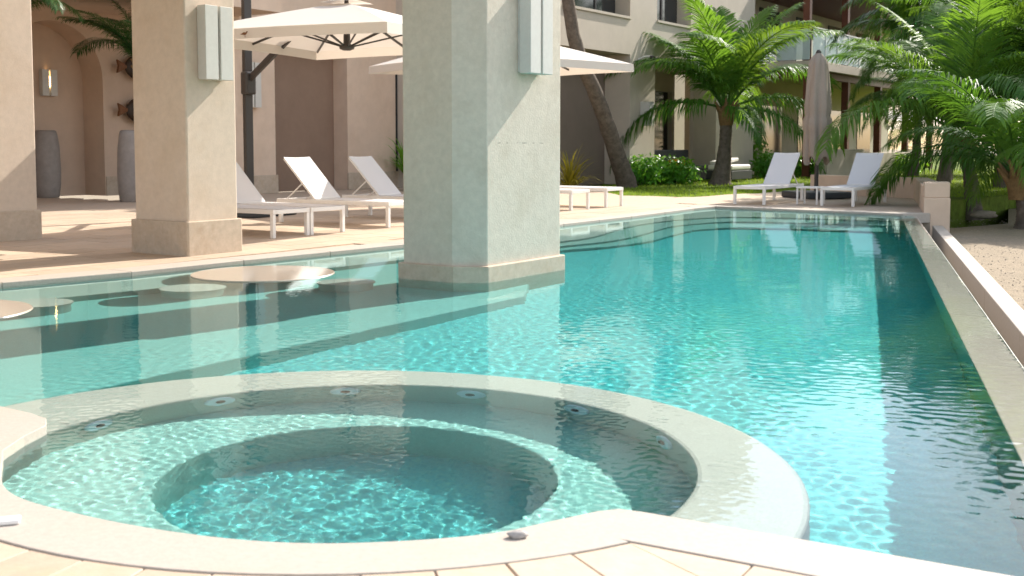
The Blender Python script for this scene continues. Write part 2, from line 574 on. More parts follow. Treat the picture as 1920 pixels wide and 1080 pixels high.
M['frond_dark'] = leaf_mat('shaded_palm_frond', (0.04, 0.095, 0.022), (0.10, 0.20, 0.025))
M['frond_yellow'] = leaf_mat('yellow_strap_leaf', (0.30, 0.23, 0.025), (0.42, 0.30, 0.02))
M['shrub'] = leaf_mat('shrub_leaf', (0.12, 0.30, 0.025), (0.30, 0.52, 0.04), 0.4)
M['canopy_leaf'] = leaf_mat('broad_tree_leaf', (0.035, 0.08, 0.02), (0.08, 0.15, 0.02), 0.5)
M['grass'] = leaf_mat('lawn_blade', (0.17, 0.27, 0.022), (0.34, 0.44, 0.04), 0.6, 0.3, 0.35)
M['canvas'] = leaf_mat('white_canvas', (0.78, 0.74, 0.68), (0.55, 0.46, 0.38), 0.8, 0.03, 0.35)
M['taupe'] = mat('taupe_canvas', (0.34, 0.285, 0.235), 0.85, 0.2, (40, 0.12))
M['white_metal'] = mat('white_powder_coat', (0.80, 0.77, 0.73), 0.42, 0.4)
M['sling'] = leaf_mat('white_sling_mesh', (0.78, 0.77, 0.77), (0.6, 0.58, 0.58), 0.6, 0.02, 0.25)
M['dark_metal'] = mat('dark_bronze_metal', (0.045, 0.038, 0.033), 0.4, 0.5)
M['dark_rubber'] = mat('dark_grey_resin', (0.04, 0.045, 0.05), 0.5, 0.4)
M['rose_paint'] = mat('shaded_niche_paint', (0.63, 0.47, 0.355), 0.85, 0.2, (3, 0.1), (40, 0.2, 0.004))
M['brown_panel'] = mat('brown_recess_panel', (0.29, 0.195, 0.14), 0.6, 0.3, (2.0, 0.15))  # even brown back of the villa recess, darker than the walls around it
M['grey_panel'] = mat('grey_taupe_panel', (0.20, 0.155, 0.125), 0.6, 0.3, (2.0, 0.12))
M['stucco_w'] = mat('pale_wing_stucco', (0.56, 0.485, 0.40), 0.85, 0.2, (2.5, 0.08), (40, 0.25, 0.004), stains=((0.44, 0.39, 0.33), 0.9, 0.4))
M['dark_glass'] = mat('dark_window_glass', (0.02, 0.024, 0.028), 0.06, 0.6)
M['frame'] = mat('dark_window_frame', (0.05, 0.045, 0.042), 0.4, 0.4)
M['wood'] = mat('red_brown_timber', (0.17, 0.055, 0.028), 0.5, 0.35, (6, 0.3))
M['bark'] = mat('palm_bark', (0.19, 0.155, 0.125), 0.9, 0.1, (9, 0.45), (25, 0.7, 0.02), stains=((0.07, 0.06, 0.05), 6, 0.8))
M['fibre'] = mat('palm_leaf_base_fibre', (0.26, 0.16, 0.075), 0.9, 0.1, (18, 0.4), (40, 0.6, 0.01))
M['lawn'] = mat('lawn_soil', (0.15, 0.215, 0.03), 0.9, 0.1, (6, 0.5), (60, 0.6, 0.02), stains=((0.20, 0.22, 0.045), 1.2, 0.6))
M['gravel'] = mat('sandy_gravel', (0.38, 0.31, 0.225), 0.95, 0.1, (22, 0.4), (55, 0.9, 0.015), stains=((0.25, 0.21, 0.16), 2.2, 0.6))
M['stone'] = mat('gravel_stone', (0.38, 0.32, 0.25), 0.9, 0.15, (12, 0.35), vary=0.35)
M['pot'] = mat('grey_clay_pot', (0.34, 0.30, 0.27), 0.75, 0.25, (8, 0.2), (30, 0.3, 0.004))
M['fish'] = mat('carved_dark_wood', (0.055, 0.030, 0.016), 0.5, 0.4, (30, 0.5), (60, 0.8, 0.01))
M['fish_tail'] = mat('carved_reddish_wood', (0.20, 0.075, 0.022), 0.45, 0.4, (20, 0.3))
M['sconce'] = mat('sconce_limestone', (0.62, 0.60, 0.55), 0.6, 0.3, (20, 0.08), (80, 0.2, 0.002))
M['copper'] = mat('copper_lamp_holder', (0.55, 0.22, 0.10), 0.4, 0.5, metal=0.6)
M['orange'] = mat('orange_cushion_fabric', (0.75, 0.30, 0.02), 0.8, 0.2)
M['blue'] = mat('blue_grey_jet_plastic', (0.72, 0.80, 0.84), 0.35, 0.5)
M['shell_stone'] = mat('bleached_shell', (0.50, 0.46, 0.43), 0.7, 0.3, (60, 0.4))
M['wet_stone'] = mat('wet_table_stone', (0.54, 0.44, 0.35), 0.35, 0.5, (25, 0.1), stains=((0.5, 0.42, 0.34), 3, 0.4), coat=1.0)
def glow(name, rgb, e):
    m = mat(name, rgb, 0.5)
    p = m.node_tree.nodes['Principled BSDF']
    p.inputs['Emission Color'].default_value = (*rgb, 1)
    p.inputs['Emission Strength'].default_value = e
    return m
M['lamp'] = glow('lit_lamp', (1.0, 0.62, 0.25), 6.0)
def glass_mat():
    m = bpy.data.materials.new('railing_glass')
    m.use_nodes = True
    t = m.node_tree
    p = t.nodes['Principled BSDF']
    p.inputs['Base Color'].default_value = (0.75, 0.85, 0.85, 1)
    p.inputs['Roughness'].default_value = 0.03
    tr = t.nodes.new('ShaderNodeBsdfTransparent')
    tr.inputs[0].default_value = (0.82, 0.9, 0.9, 1)
    mx = t.nodes.new('ShaderNodeMixShader')
    mx.inputs[0].default_value = 0.5
    t.links.new(tr.outputs[0], mx.inputs[1])
    t.links.new(p.outputs[0], mx.inputs[2])
    t.links.new(mx.outputs[0], t.nodes['Material Output'].inputs['Surface'])
    return m
M['glass'] = glass_mat()

# ---------------------------------------------------------------- where the houses stand
def T(O, px):
    """distance along U from O at which a wall along U crosses image column px"""
    k = (px - CX) / LENS_PX * 0.9976
    return (k * O.y - O.x) / (U.x - k * U.y)
HO = G(518, 362)                                  # foot of the near house's facade, right edge of its pier
WO = G(1180, 346)                                 # foot of the wing's facade, left edge of its pier
def at(O, t, n=0.0, z=0.0):
    p = O + U * t + V * n
    return Vector((p.x, p.y, z))

# ---------------------------------------------------------------- ground, lawn, deck
tag(MB().prism([(-500, -300), (500, -300), (500, 700), (-500, 700)], -2.2, -1.95).build('ground', M['gravel']), kind='structure')
yard = [inf(1.0, 0.62), inf(19.9, 0.62), Vector((9.2, 21.2, 0)), Vector((13, 30, 0)), Vector((60, 60, 0)), Vector((60, -6, 0)), inf(-6, 0.62)]
tag(MB().prism([p[:2] for p in yard], -1.9, -0.34).build('gravel_yard', M['gravel']), kind='structure')
RET = [G(1712, 371), G(1611, 366)]                # foot of the low garden wall
lawn_px = [(1470, 359), (1373, 364), (1286, 369), (1225, 367.5), (1158, 365), (1120, 355)]
lawn_edge = [G(*p) for p in lawn_px]
lawn = [RET[0] + Vector((0.1, 0.1, 0)), RET[1]] + lawn_edge + [Vector((1.0, 45, 0)), Vector((1, 120, 0)), Vector((120, 120, 0)), Vector((80, 40, 0)), Vector((14, 29, 0)), Vector((9.0, 23.5, 0))]
tag(MB().prism([p[:2] for p in lawn], -1.8, -0.03).build('lawn', M['lawn']), kind='structure')

cop_back = [p - V * 0.30 for p in EDGE]
far_n = (EDGE[-1] - FAR_R).normalized()
far_n = Vector((far_n.y, -far_n.x, 0))
if far_n.y < 0: far_n = -far_n
cop_back[-1] = EDGE[-1] - V * 0.28 + far_n * 0.3
far_back_r = FAR_R + far_n * 0.30 + INF_N * 0.3
deck = cop_back + [far_back_r, RET[0], RET[1]] + lawn_edge + [at(WO, -8, -3), at(HO, 10, -1.0), at(HO, -4.2, -0.1), at(HO, -4.3, -8), at(HO, -24, -8), at(HO, -24, 3)]
deck2 = [tuple(p[:2]) for p in deck]
slab = MB().prism(deck2, -1.7, -0.014).build('deck', M['mortar'])
tag(slab, kind='structure')
# coping along the house side and far end
def strip(line, back, name, parent, pieces=1.1, z0=-0.16, z1=0.0, gap=0.002, m='coping'):
    """a row of coping stones between two polylines of equal length"""
    n = 0
    for i in range(len(line) - 1):
        L = (line[i + 1] - line[i]).length
        k = max(1, round(L / pieces))
        for j in range(k):
            a, b = j / k, (j + 1) / k
            q = [line[i].lerp(line[i + 1], a), line[i].lerp(line[i + 1], b), back[i].lerp(back[i + 1], b), back[i].lerp(back[i + 1], a)]
            c = sum(q, Vector()) / 4
            q = [p + (c - p).normalized() * gap for p in q]
            MB().prism([p[:2] for p in q], z0, z1).build(name, M[m], parent, bevel=0.008, seg=2)
            n += 1
    return n
over = 0.03
strip([p + V * over for p in EDGE], cop_back, 'coping_stone', slab)
strip([EDGE[-1] - far_n * over, FAR_R - far_n * over + INF_N * 0.0], [cop_back[-1], far_back_r], 'coping_stone', slab)

def clip(poly, a, b, keep):
    """keep the part of a convex polygon on the side of line a-b where keep lies"""
    n = Vector((b.y - a.y, a.x - b.x, 0))
    if n.dot(keep - a) < 0: n = -n
    out = []
    for i in range(len(poly)):
        p, q = poly[i], poly[(i + 1) % len(poly)]
        dp, dq = n.dot(p - a), n.dot(q - a)
        if dp >= 0: out.append(p)
        if dp * dq < 0: out.append(p.lerp(q, dp / (dp - dq)))
    return out
def seen(p, m=60):
    if p.y < 1: return False
    x = CX + LENS_PX * p.x / p.y
    return -m < x < 1920 + m
PW, PL, J = 0.40, 0.60, 0.0025
full_mesh = None
cells = []
org = EDGE[2] - V * 0.30
for i in range(-22, 42):
    for j in range(0, 46):
        sh = 0.5 * PL * (j % 2)
        c = org + U * ((i + 0.5) * PL + sh) - V * ((j + 0.5) * PW) - V * 0.0
        c = c + V * PW * 2                       # start a little inside the coping, clipped below
        if not seen(c) or not inside(deck2, np.array([c.x]), np.array([c.y]))[0]: continue
        q = [c + U * sx * (PL / 2 - J) + V * sy * (PW / 2 - J) for sx, sy in ((-1, -1), (1, -1), (1, 1), (-1, 1))]
        full = True
        for k in range(len(deck) - 6):
            a, b = deck[k], deck[k + 1]
            d = b - a
            t = (c - a).dot(d) / d.length_squared
            if -0.15 < t < 1.15 and (c - a - d * t).length < 0.55:
                q2 = clip(q, a, b, c)
                if len(q2) != 4 or any((x - y).length > 1e-4 for x, y in zip(q2, q)): full = False
                q = q2
        if len(q) >= 3: cells.append(((c.x ** 2 + c.y ** 2) ** .5, c, q, full))
cells.sort(key=lambda e: e[0])
rest = MB()
for k, (d, c, q, full) in enumerate(cells):
    if k < 285:
        if full:
            if full_mesh is None:
                full_mesh = MB().prism([(sx * (PL / 2 - J), sy * (PW / 2 - J)) for sx, sy in ((-1, -1), (1, -1), (1, 1), (-1, 1))], -0.03, 0.0).mesh('paver')
                full_mesh.materials.append(M['paver'])
            o = bpy.data.objects.new('paver', full_mesh)
            COL.objects.link(o)
            o.location = (c.x, c.y, random.uniform(-0.003, -0.0005))
            o.rotation_euler.z = YAW_U
            o.parent = slab
        else:
            z = random.uniform(-0.003, -0.0005)
            MB().prism([p[:2] for p in q], -0.03, z).build('paver', M['paver'], slab)
    else:
        rest.prism([p[:2] for p in q], -0.03, -0.002)
r_ = rest.build('distant_paving', M['paver'], slab)
tag(r_, kind='stuff')

# foreground deck: curved coping round the spa, pavers fanning out from it
fr = [Vector((p[0], p[1], 0)) for p in FRONT]
def offset(line, d):
    out = []
    for i, p in enumerate(line):
        a = (p - line[i - 1]).normalized() if i else (line[1] - p).normalized()
        b = (line[i + 1] - p).normalized() if i < len(line) - 1 else a
        na, nb = Vector((a.y, -a.x, 0)), Vector((b.y, -b.x, 0))
        h = (na + nb).normalized()
        out.append(p + h * d / max(0.5, h.dot(na)))
    return out
CW = 0.235
fb = [Vector((-6.7, 8.1, 0)), Vector((-2.42, 4.58, 0))]
arcC = Vector((-0.55, 4.61, 0))
for p in fr[2:-4]:
    fb.append(p)
# outer line of the coping: hand-laid arc, then the straight run
outer = [Vector((-6.7, 8.05, 0)), Vector((-2.36, 4.60, 0)), Vector((-2.20, 4.42, 0)), Vector((-2.13, 4.20, 0))]
outer += [arcC + Vector((math.sin(a), -math.cos(a), 0)) * (1.47 + CW - 0.02) for a in np.radians(np.linspace(-68, 31.5, 26))]
corner = Vector((0.315, 3.19, 0))
outer += [corner, corner + near_dir * 1.5]
front_base = MB().prism([p[:2] for p in fr] + [tuple(inf(2.7)[:2]), (1.4, -4), (-9, -4), (-9, 8.0)], -1.7, -0.02)
fd = front_base.build('spa_deck', M['mortar'])
tag(fd, kind='structure')
inner_o = offset(fr, -0.02)
cp = MB().prism([p[:2] for p in inner_o] + [p[:2] for p in reversed(outer)], -0.14, 0.0).build('curved_coping', M['coping'], fd, bevel=0.012, seg=3)
rows = [(1.47 + CW - 0.015, 2.10), (2.105, 2.50), (2.505, 2.90)]
step = math.radians(6.6)
for ri, (r0, r1) in enumerate(rows):
    a = math.radians(-74) + (step / 2 if ri % 2 else 0)
    while a < math.radians(31):
        a1 = min(a + step, math.radians(32.1))
        g = 0.0022 / r0
        q = [arcC + Vector((math.sin(x), -math.cos(x), 0)) * r for r, x in ((r0, a + g), (r0, (a + a1) / 2), (r0, a1 - g), (r1 - 0.002, a1 - g), (r1 - 0.002, (a + a1) / 2), (r1 - 0.002, a + g))]
        MB().prism([p[:2] for p in q], -0.04, random.uniform(-0.004, -0.001)).build('paver', M['paver'], fd, bevel=0.003, seg=1)
        a = a1
# plain courses beside the fan, towards the house
side_poly = [(-6.9, 7.6), (-2.44, 4.52), (-2.26, 4.36), (-2.2, 4.14)] + [tuple((arcC + Vector((math.sin(a), -math.cos(a), 0)) * 2.92)[:2]) for a in np.radians((-76,))] + [(-4.6, 3.4), (-9, 6.5)]
for i in range(-2, 16):
    for j in range(-9, 12):
        c = Vector((-2.6, 4.2, 0)) + Vector((-0.77, 0.63, 0)) * (i * 0.45 + (0.22 if j % 2 else 0)) + Vector((-0.63, -0.77, 0)) * j * 0.3
        if not inside(side_poly, np.array([c.x]), np.array([c.y]))[0]: continue
        MB().box((0, 0, -0.02), (0.445, 0.295, 0.04)).build('paver', M['paver'], fd, bevel=0.003, seg=1, loc=(c.x, c.y, random.uniform(-0.004, -0.001)), rz=math.atan2(0.63, -0.77))
mit = Vector((math.sin(math.radians(32.1)), -math.cos(math.radians(32.1)), 0))
nd2 = Vector((-near_dir.y, near_dir.x, 0)) * (1 if -near_dir.y * 0 + near_dir.x * 1 < 0 else -1)
for i in range(-2, 5):
    for j in range(0, 3):
        c0 = corner + near_dir * (i * 0.36 + (0.18 if j % 2 else 0.02)) + nd2 * (j * 0.36 + 0.003)
        q = [c0 + near_dir * 0.003, c0 + near_dir * 0.357, c0 + near_dir * 0.357 + nd2 * 0.355, c0 + near_dir * 0.003 + nd2 * 0.355]
        q = clip(q, corner + near_dir * 0.004, corner + near_dir * 0.004 + mit, corner + near_dir * 2)
        if len(q) > 2:
            MB().prism([p[:2] for p in q], -0.04, random.uniform(-0.004, -0.001)).build('paver', M['paver'], fd, bevel=0.003, seg=1)

# ---------------------------------------------------------------- overflow edge, trough, outer kerb wall
ledge = receiver(MB().prism([inf(2.6, 0.0)[:2], inf(2.6, 0.25)[:2], inf(19.1, 0.25)[:2], inf(19.05, 0.0)[:2]], -1.7, WL - 0.011).build('overflow_ledge', M['coping'], bevel=0.006))
tag(ledge, kind='structure')
tag(MB().prism([inf(1.0, 0.2)[:2], inf(1.0, 0.7)[:2], inf(19.9, 0.7)[:2], inf(19.9, 0.2)[:2]], -1.9, -0.75).build('overflow_trough', M['plaster']), kind='structure')
kerb = empty('kerb_wall', inf(10, 0.58))
kerb_top = -0.20
kl = [1.0 + 2.4 * i for i in range(9)]
kl[-1] = 18.85
for a, b in zip(kl[:-1], kl[1:]):
    o = MB().prism([p[:2] for p in (inf(a + .002, 0.50), inf(b - .002, 0.50), inf(b - .002, 0.665), inf(a + .002, 0.665))], -1.7, kerb_top).build('concrete_section', M['coping'], bevel=0.01)
    o.parent = kerb
    o.matrix_parent_inverse = Matrix.Translation(-kerb.location)
tag(kerb, 'long low concrete kerb wall between the overflow trough and the gravel', 'wall')

# low garden wall with its end pier at the far corner of the pool
gw = empty('garden_wall', RET[0])
def gpart(name, poly, z0, z1, m='stucco', bev=0.015, par=None):
    o = MB().prism([p[:2] for p in poly], z0, z1).build(name, M[m], bevel=bev)
    o.parent = par or gw
    o.matrix_parent_inverse = Matrix.Translation(-gw.location)
    return o
wdir = (RET[0] - RET[1]).normalized()
wn = Vector((-wdir.y, wdir.x, 0))
gpart('back_run', [RET[1] - wdir * 1.5, RET[0] + wdir * 0.02, RET[0] + wdir * 0.02 + wn * 0.3, RET[1] - wdir * 1.5 + wn * 0.3], -1.0, 0.42)
P0 = G(1716, 404, 0)
pier_f = [G(1733, 437.5, -0.34), G(1780.5, 436.5, -0.34)]
pdir = (pier_f[1] - pier_f[0]).normalized()
pd = Vector((-pdir.y, pdir.x, 0)) 
a, b = pier_f[0] - pdir * 0.02, pier_f[1]
gpart('return_run', [RET[0] + wdir * 0.03, RET[0] + wdir * 0.38, b + INF_D * 0.55, a + INF_D * 0.5], -1.0, 0.435)
gpart('end_pier', [a, b, b + INF_D * 0.55, a + INF_D * 0.55], -1.6, 0.24)
gpart('pier_cap', [a + INF_D * 0.03 + pdir * .01, b + INF_D * 0.03 - pdir * 0.01, b + INF_D * 0.54 - pdir * .01, a + INF_D * 0.54 + pdir * 0.01], 0.24, 0.495)
tag(gw, 'low warm stucco garden wall ending in a stout square pier beside the pool', 'wall')

# ---------------------------------------------------------------- the three columns and their sconces
def chamfered(c0, u0, u1, v0, v1, cu, cv):
    """rectangle in U/V round corner c0 (nearest corner), corners cut by cu, cv"""
    pts = []
    for (u, v, su, sv, first) in ((u0, v0, 1, 1, 'v'), (u1, v0, -1, 1, 'u'), (u1, v1, -1, -1, 'v'), (u0, v1, 1, -1, 'u')):
        ku, kv = (cu, cv) if (u, v) == (u0, v0) else (0.012, 0.012)       # only the corner towards the spa is cut
        a, b = c0 + U * (u + su * ku) - V * v, c0 + U * u - V * (v + sv * kv)
        pts += [b, a] if first == 'v' else [a, b]
    return pts
def column(corner, lu, lv, cu, cv, foot, plinth_top, top, label, plinth_bevel=0.012):
    root = empty('column', (corner.x, corner.y, max(foot, -0.6)))
    inv = Matrix.Translation(-root.location)
    def p(name, mb, m, bev):
        o = mb.build(name, M[m], root, bevel=bev)
        o.matrix_parent_inverse = inv
        return o
    i = 0.035
    p('plinth', MB().prism([q[:2] for q in chamfered(corner, 0, lu, 0, lv, cu, cv)], foot, plinth_top), 'plinth', plinth_bevel)
    p('shaft', MB().prism([q[:2] for q in chamfered(corner, i, lu - i, i, lv - i, cu, cv)], foot, top), 'stucco_col', 0.02)
    tag(root, label, 'column')
    return root
C_MAIN = Vector((-0.285, 9.43, 0))
def add_crack(m, z, u0, u1):
    t = m.node_tree
    p = t.nodes['Principled BSDF']
    src = p.inputs['Base Color'].links[0].from_socket
    geo = t.nodes.new('ShaderNodeNewGeometry')
    sep = t.nodes.new('ShaderNodeSeparateXYZ')
    t.links.new(geo.outputs['Position'], sep.inputs[0])
    n = t.nodes.new('ShaderNodeTexNoise')
    n.inputs['Scale'].default_value, n.inputs['Detail'].default_value = 9, 6
    t.links.new(geo.outputs['Position'], n.inputs['Vector'])
    def ma(op, a, b):
        x = t.nodes.new('ShaderNodeMath')
        x.operation = op
        for i, v in enumerate((a, b)):
            if hasattr(v, 'is_output'): t.links.new(v, x.inputs[i])
            else: x.inputs[i].default_value = v
        return x.outputs[0]
    d = ma('ABSOLUTE', ma('ADD', ma('SUBTRACT', sep.outputs['Z'], z), ma('MULTIPLY', ma('SUBTRACT', n.outputs['Fac'], 0.5), 0.02)), 0)
    line = ma('LESS_THAN', d, 0.0035)
    brk = ma('GREATER_THAN', n.outputs['Fac'], 0.47)
    xin = ma('MULTIPLY', ma('GREATER_THAN', sep.outputs['X'], u0), ma('LESS_THAN', sep.outputs['X'], u1))
    f = ma('MULTIPLY', ma('MULTIPLY', line, brk), ma('MULTIPLY', xin, 0.65))
    mx = t.nodes.new('ShaderNodeMix')
    mx.data_type = 'RGBA'
    t.links.new(f, mx.inputs[0])
    t.links.new(src, mx.inputs[6])
    mx.inputs[7].default_value = (0.12, 0.10, 0.08, 1)
    t.links.new(mx.outputs[2], p.inputs['Base Color'])
add_crack(M['stucco_col'], HZ(268, 9.8), -0.12, 0.28)
C_DECK = Vector((-3.25, 11.46, 0))
C_LEFT = G(80.5, 447) - U * 0.74
receiver_root = column(C_MAIN, 1.41, 0.855, 0.155, 0.25, -1.4, 0.10, 4.3, 'wide chamfered stucco column standing in the water of the pool')
for ch in receiver_root.children: receiver(ch)
M['stucco_main'] = M['stucco_col']
M['stucco_col'] = mat('deck_column_stucco', (0.66, 0.54, 0.43), 0.8, 0.25, (14, 0.12), (60, 0.3, 0.004), stains=((0.52, 0.39, 0.27), 1.6, 0.5))
column(C_DECK, 0.735, 0.885, 0.012, 0.012, -0.02, 0.345, 4.3, 'square stucco column on the deck at the pool edge carrying a wall light')
column(C_LEFT, 0.74, 0.885, 0.012, 0.012, -0.02, 0.345, 4.3, 'square stucco column on the deck farthest from the pool, near the tall pots')
e0, e1 = C_LEFT - V * 2.0, C_MAIN - V * 0.02
MB_roof = MB().prism([q[:2] for q in (e0 - U * 12.0, e1 - U * 12.0, e1 + U * 0.95, e0 + U * 0.95)], 4.3, 4.75)  # unseen slab over the columns, stretched sideways to block sky from their left faces
tag(MB_roof.build('sky_blocking_roof', M['stucco_col'], bevel=0.02), 'unseen flat stucco roof slab over the columns, stretched to block sky light', 'roof')

def sconce(pos, label, lit=False, h=0.74, w=0.36, d=0.14, m='sconce', group=None):
    """pos: middle of the bottom edge, on the wall; faces V"""
    r = empty('wall_sconce', pos, math.atan2(V.y, V.x))           # local x = out of the wall, local y = along -U...
    gw_ = 0.035
    MB().box((0.012, 0, h / 2), (0.024, w * 0.92, h * 0.96)).build('back_plate', M[m], r)
    for s_ in (-1, 1):
        wp = (w - gw_) / 2
        MB().box((0.024 + (d - 0.024) / 2, s_ * (gw_ / 2 + wp / 2), h / 2), (d - 0.024, wp, h)).build('side_block', M[m], r, bevel=0.004)
    MB().box((0.05, 0, h * 0.88), (0.05, gw_ - 0.004, h * 0.16)).build('lamp_holder', M['lamp' if lit else 'copper'], r)
    tag(r, label, 'wall light', group)
    return r
sconce(C_MAIN + U * (0.035 + 0.79) - V * 0.035 + Vector((0, 0, 1.735)), 'pale two-part wall light on the column standing in the pool')
sconce(C_DECK + U * 0.365 - V * 0.035 + Vector((0, 0, 1.775)), 'pale two-part wall light on the deck column at the pool edge')

# ---------------------------------------------------------------- walls with openings
def facade(O, t0, t1, z0, z1, depth, openings, m, name, parent, n0=0.0):
    """wall face in the plane n=n0 through O along U, openings = (t0, t1, z0, z1)"""
    ts = sorted({t0, t1} | {x for o in openings for x in o[:2] if t0 < x < t1})
    zs = sorted({z0, z1} | {x for o in openings for x in o[2:] if z0 < x < z1})
    mb = MB()
    def hole(tm, zm): return any(o[0] < tm < o[1] and o[2] < zm < o[3] for o in openings)
    nt, nz = len(ts) - 1, len(zs) - 1
    solid = [[not hole((ts[i] + ts[i + 1]) / 2, (zs[k] + zs[k + 1]) / 2) for k in range(nz)] for i in range(nt)]
    P = lambda t, n, z: at(O, t, n0 + n, z)
    for i in range(nt):
        for k in range(nz):
            if not solid[i][k]: continue
            a, b, c, d = ts[i], ts[i + 1], zs[k], zs[k + 1]
            mb.add([P(a, 0, c), P(b, 0, c), P(b, 0, d), P(a, 0, d)], [(0, 1, 2, 3)])
            mb.add([P(a, -depth, c), P(b, -depth, c), P(b, -depth, d), P(a, -depth, d)], [(3, 2, 1, 0)])
            for di, dk, e in ((-1, 0, ((a, c), (a, d))), (1, 0, ((b, d), (b, c))), (0, -1, ((b, c), (a, c))), (0, 1, ((a, d), (b, d)))):
                ii, kk = i + di, k + dk
                if 0 <= ii < nt and 0 <= kk < nz and solid[ii][kk]: continue
                (ta, za), (tb, zb) = e
                mb.add([P(ta, 0, za), P(tb, 0, zb), P(tb, -depth, zb), P(ta, -depth, za)], [(0, 1, 2, 3)])
    o = mb.build(name, M[m], parent)
    if parent is not None: o.matrix_parent_inverse = Matrix.Translation(-parent.location)
    return o
def pbox(O, t0, t1, n0, n1, z0, z1, name, m, parent, bev=0.0):
    q = [at(O, t0, n0), at(O, t1, n0), at(O, t1, n1), at(O, t0, n1)]
    o = MB().prism([p[:2] for p in q], z0, z1).build(name, M[m], parent, bevel=bev)
    if parent is not None: o.matrix_parent_inverse = Matrix.Translation(-parent.location)
    return o

# near house: pier, recessed bay, plain wall; a shaded loggia to the left
hs = empty('villa', at(HO, 0))
tA, tB = T(HO, 440), T(HO, 652)
facade(HO, tA, 14.0, 0.0, 9.5, 0.46, [(0.0, tB, 0.0, 3.5)], 'stucco', 'wall', hs)
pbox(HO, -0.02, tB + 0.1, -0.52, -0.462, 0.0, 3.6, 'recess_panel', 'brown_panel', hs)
pbox(HO, tA - 0.03, 0.03, 0.001, 0.05, 0.0, 0.42, 'plinth', 'plinth', hs, 0.01)
pbox(HO, tB - 0.03, 14.0, 0.001, 0.05, 0.0, 0.42, 'plinth', 'plinth', hs, 0.01)
pbox(HO, tA - 0.001, tA + 0.5, -9.0, -0.47, 0.0, 9.4, 'side_wall', 'stucco', hs)
dk = T(HO, 742)
dpan = pbox(HO, dk, dk + 1.5, -0.05, 0.03, 0.0, 3.2, 'door', 'dark_glass', hs)
sconce(at(HO, T(HO, 470), 0.0, 1.95), 'small pale wall light on the sunlit villa pier behind the parasol pole', h=1.0, w=0.4, d=0.16)
# the loggia's back wall with its deep arch
LO = G(198, 367)
ar = 1.2
aw = MB()
prof = [(0.0, 0.0)] + [(-ar + ar * math.cos(a), 2.5 + ar * math.sin(a)) for a in np.linspace(0, math.pi, 25)] + [(-2 * ar, 0.0)]
outl = [(6.0, 0.0), (6.0, 5.2), (-9.0, 5.2), (-9.0, 0.0)]
nP = len(prof)
Pw = lambda t, n, z: at(LO, t, n, z)
# front skin in two strips either side of the arch, plus the crown
for k in range(nP - 1):
    (ta, za), (tb, zb) = prof[k], prof[k + 1]
    aw.add([Pw(ta, 0, za), Pw(tb, 0, zb), Pw(tb, -0.7, zb), Pw(ta, -0.7, za)], [(0, 1, 2, 3)])
    if 0 < k < nP - 2:
        aw.add([Pw(ta, 0, za), Pw(ta, 0, 5.2), Pw(tb, 0, 5.2), Pw(tb, 0, zb)], [(0, 1, 2, 3)])
aw.add([Pw(0, 0, 0), Pw(6, 0, 0), Pw(6, 0, 5.2), Pw(0, 0, 5.2)], [(0, 1, 2, 3)])
aw.add([Pw(-2 * ar, 0, 0), Pw(-2 * ar, 0, 5.2), Pw(-9, 0, 5.2), Pw(-9, 0, 0)], [(0, 1, 2, 3)])
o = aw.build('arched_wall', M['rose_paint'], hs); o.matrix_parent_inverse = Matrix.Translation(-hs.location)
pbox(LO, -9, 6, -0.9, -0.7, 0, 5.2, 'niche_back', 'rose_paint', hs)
pbox(LO, 0.02, 5.5, 0.001, 0.03, 0.0, 0.42, 'skirting', 'plinth', hs)
pbox(HO, -24, tA + 0.2, -9, 1.3, 3.95, 4.5, 'loggia_roof', 'stucco', hs)
pbox(HO, -24, 14, -9, -0.4, 9.5, 9.8, 'roof', 'stucco', hs)
pbox(HO, -24, tA, -0.5, 0.0, 4.5, 9.5, 'upper_wall', 'stucco', hs)
tag(hs, 'warm stucco villa with a recessed bay and a shaded arched loggia', 'building')
sc_ = sconce(at(LO, T(LO, 92) + 0.45, -0.7, HZ(185, 26.2)), 'small lit wall light glowing in the shaded loggia arch', True, h=0.56, w=0.36, d=0.14, m='sconce')
MB().box((0.10, 0.0, 0.30), (0.05, 0.10, 0.22)).build('glowing_shade', M['lamp'], sc_, bevel=0.01)

def fish(pos, s, label):
    """carved fish on the wall, tail towards -U"""
    r = empty('fish_sculpture', pos, YAW_U)
    body, n, mseg = MB(), 16, 12
    vs, fs = [], []
    for i in range(n + 1):
        x = i / n
        hgt = 0.30 * math.sin(math.pi * x ** 0.8) ** 0.75 + 0.02
        for k in range(mseg):
            a = 2 * math.pi * k / mseg
            vs.append((s * (x * 1.0 - 0.1), s * hgt * 0.35 * math.cos(a) - 0.07, s * hgt * math.sin(a)))
    for i in range(n):
        for k in range(mseg):
            fs.append((i * mseg + k, i * mseg + (k + 1) % mseg, (i + 1) * mseg + (k + 1) % mseg, (i + 1) * mseg + k))
    body.add(vs, fs, True)
    body.build('body', M['fish'], r)
    t = MB()
    q = [(-0.06, 0.03), (-0.34, 0.17), (-0.30, 0.0), (-0.34, -0.17), (-0.06, -0.03)]
    t.add([(x * s, -0.05, z * s) for x, z in q] + [(x * s, -0.11, z * s) for x, z in q], [(0, 1, 2, 3, 4), (9, 8, 7, 6, 5)] + [(i, (i + 1) % 5, 5 + (i + 1) % 5, 5 + i) for i in range(5)])
    t.build('tail', M['fish_tail'], r)
    f = MB()
    q = [(0.2, 0.25), (0.5, 0.42), (0.75, 0.22)]
    f.add([(x * s, -0.05, z * s) for x, z in q] + [(x * s, -0.09, z * s) for x, z in q], [(0, 1, 2), (5, 4, 3)] + [(i, (i + 1) % 3, 3 + (i + 1) % 3, 3 + i) for i in range(3)])
    f.build('dorsal_fin', M['fish'], r)
    return tag(r, label, 'sculpture')
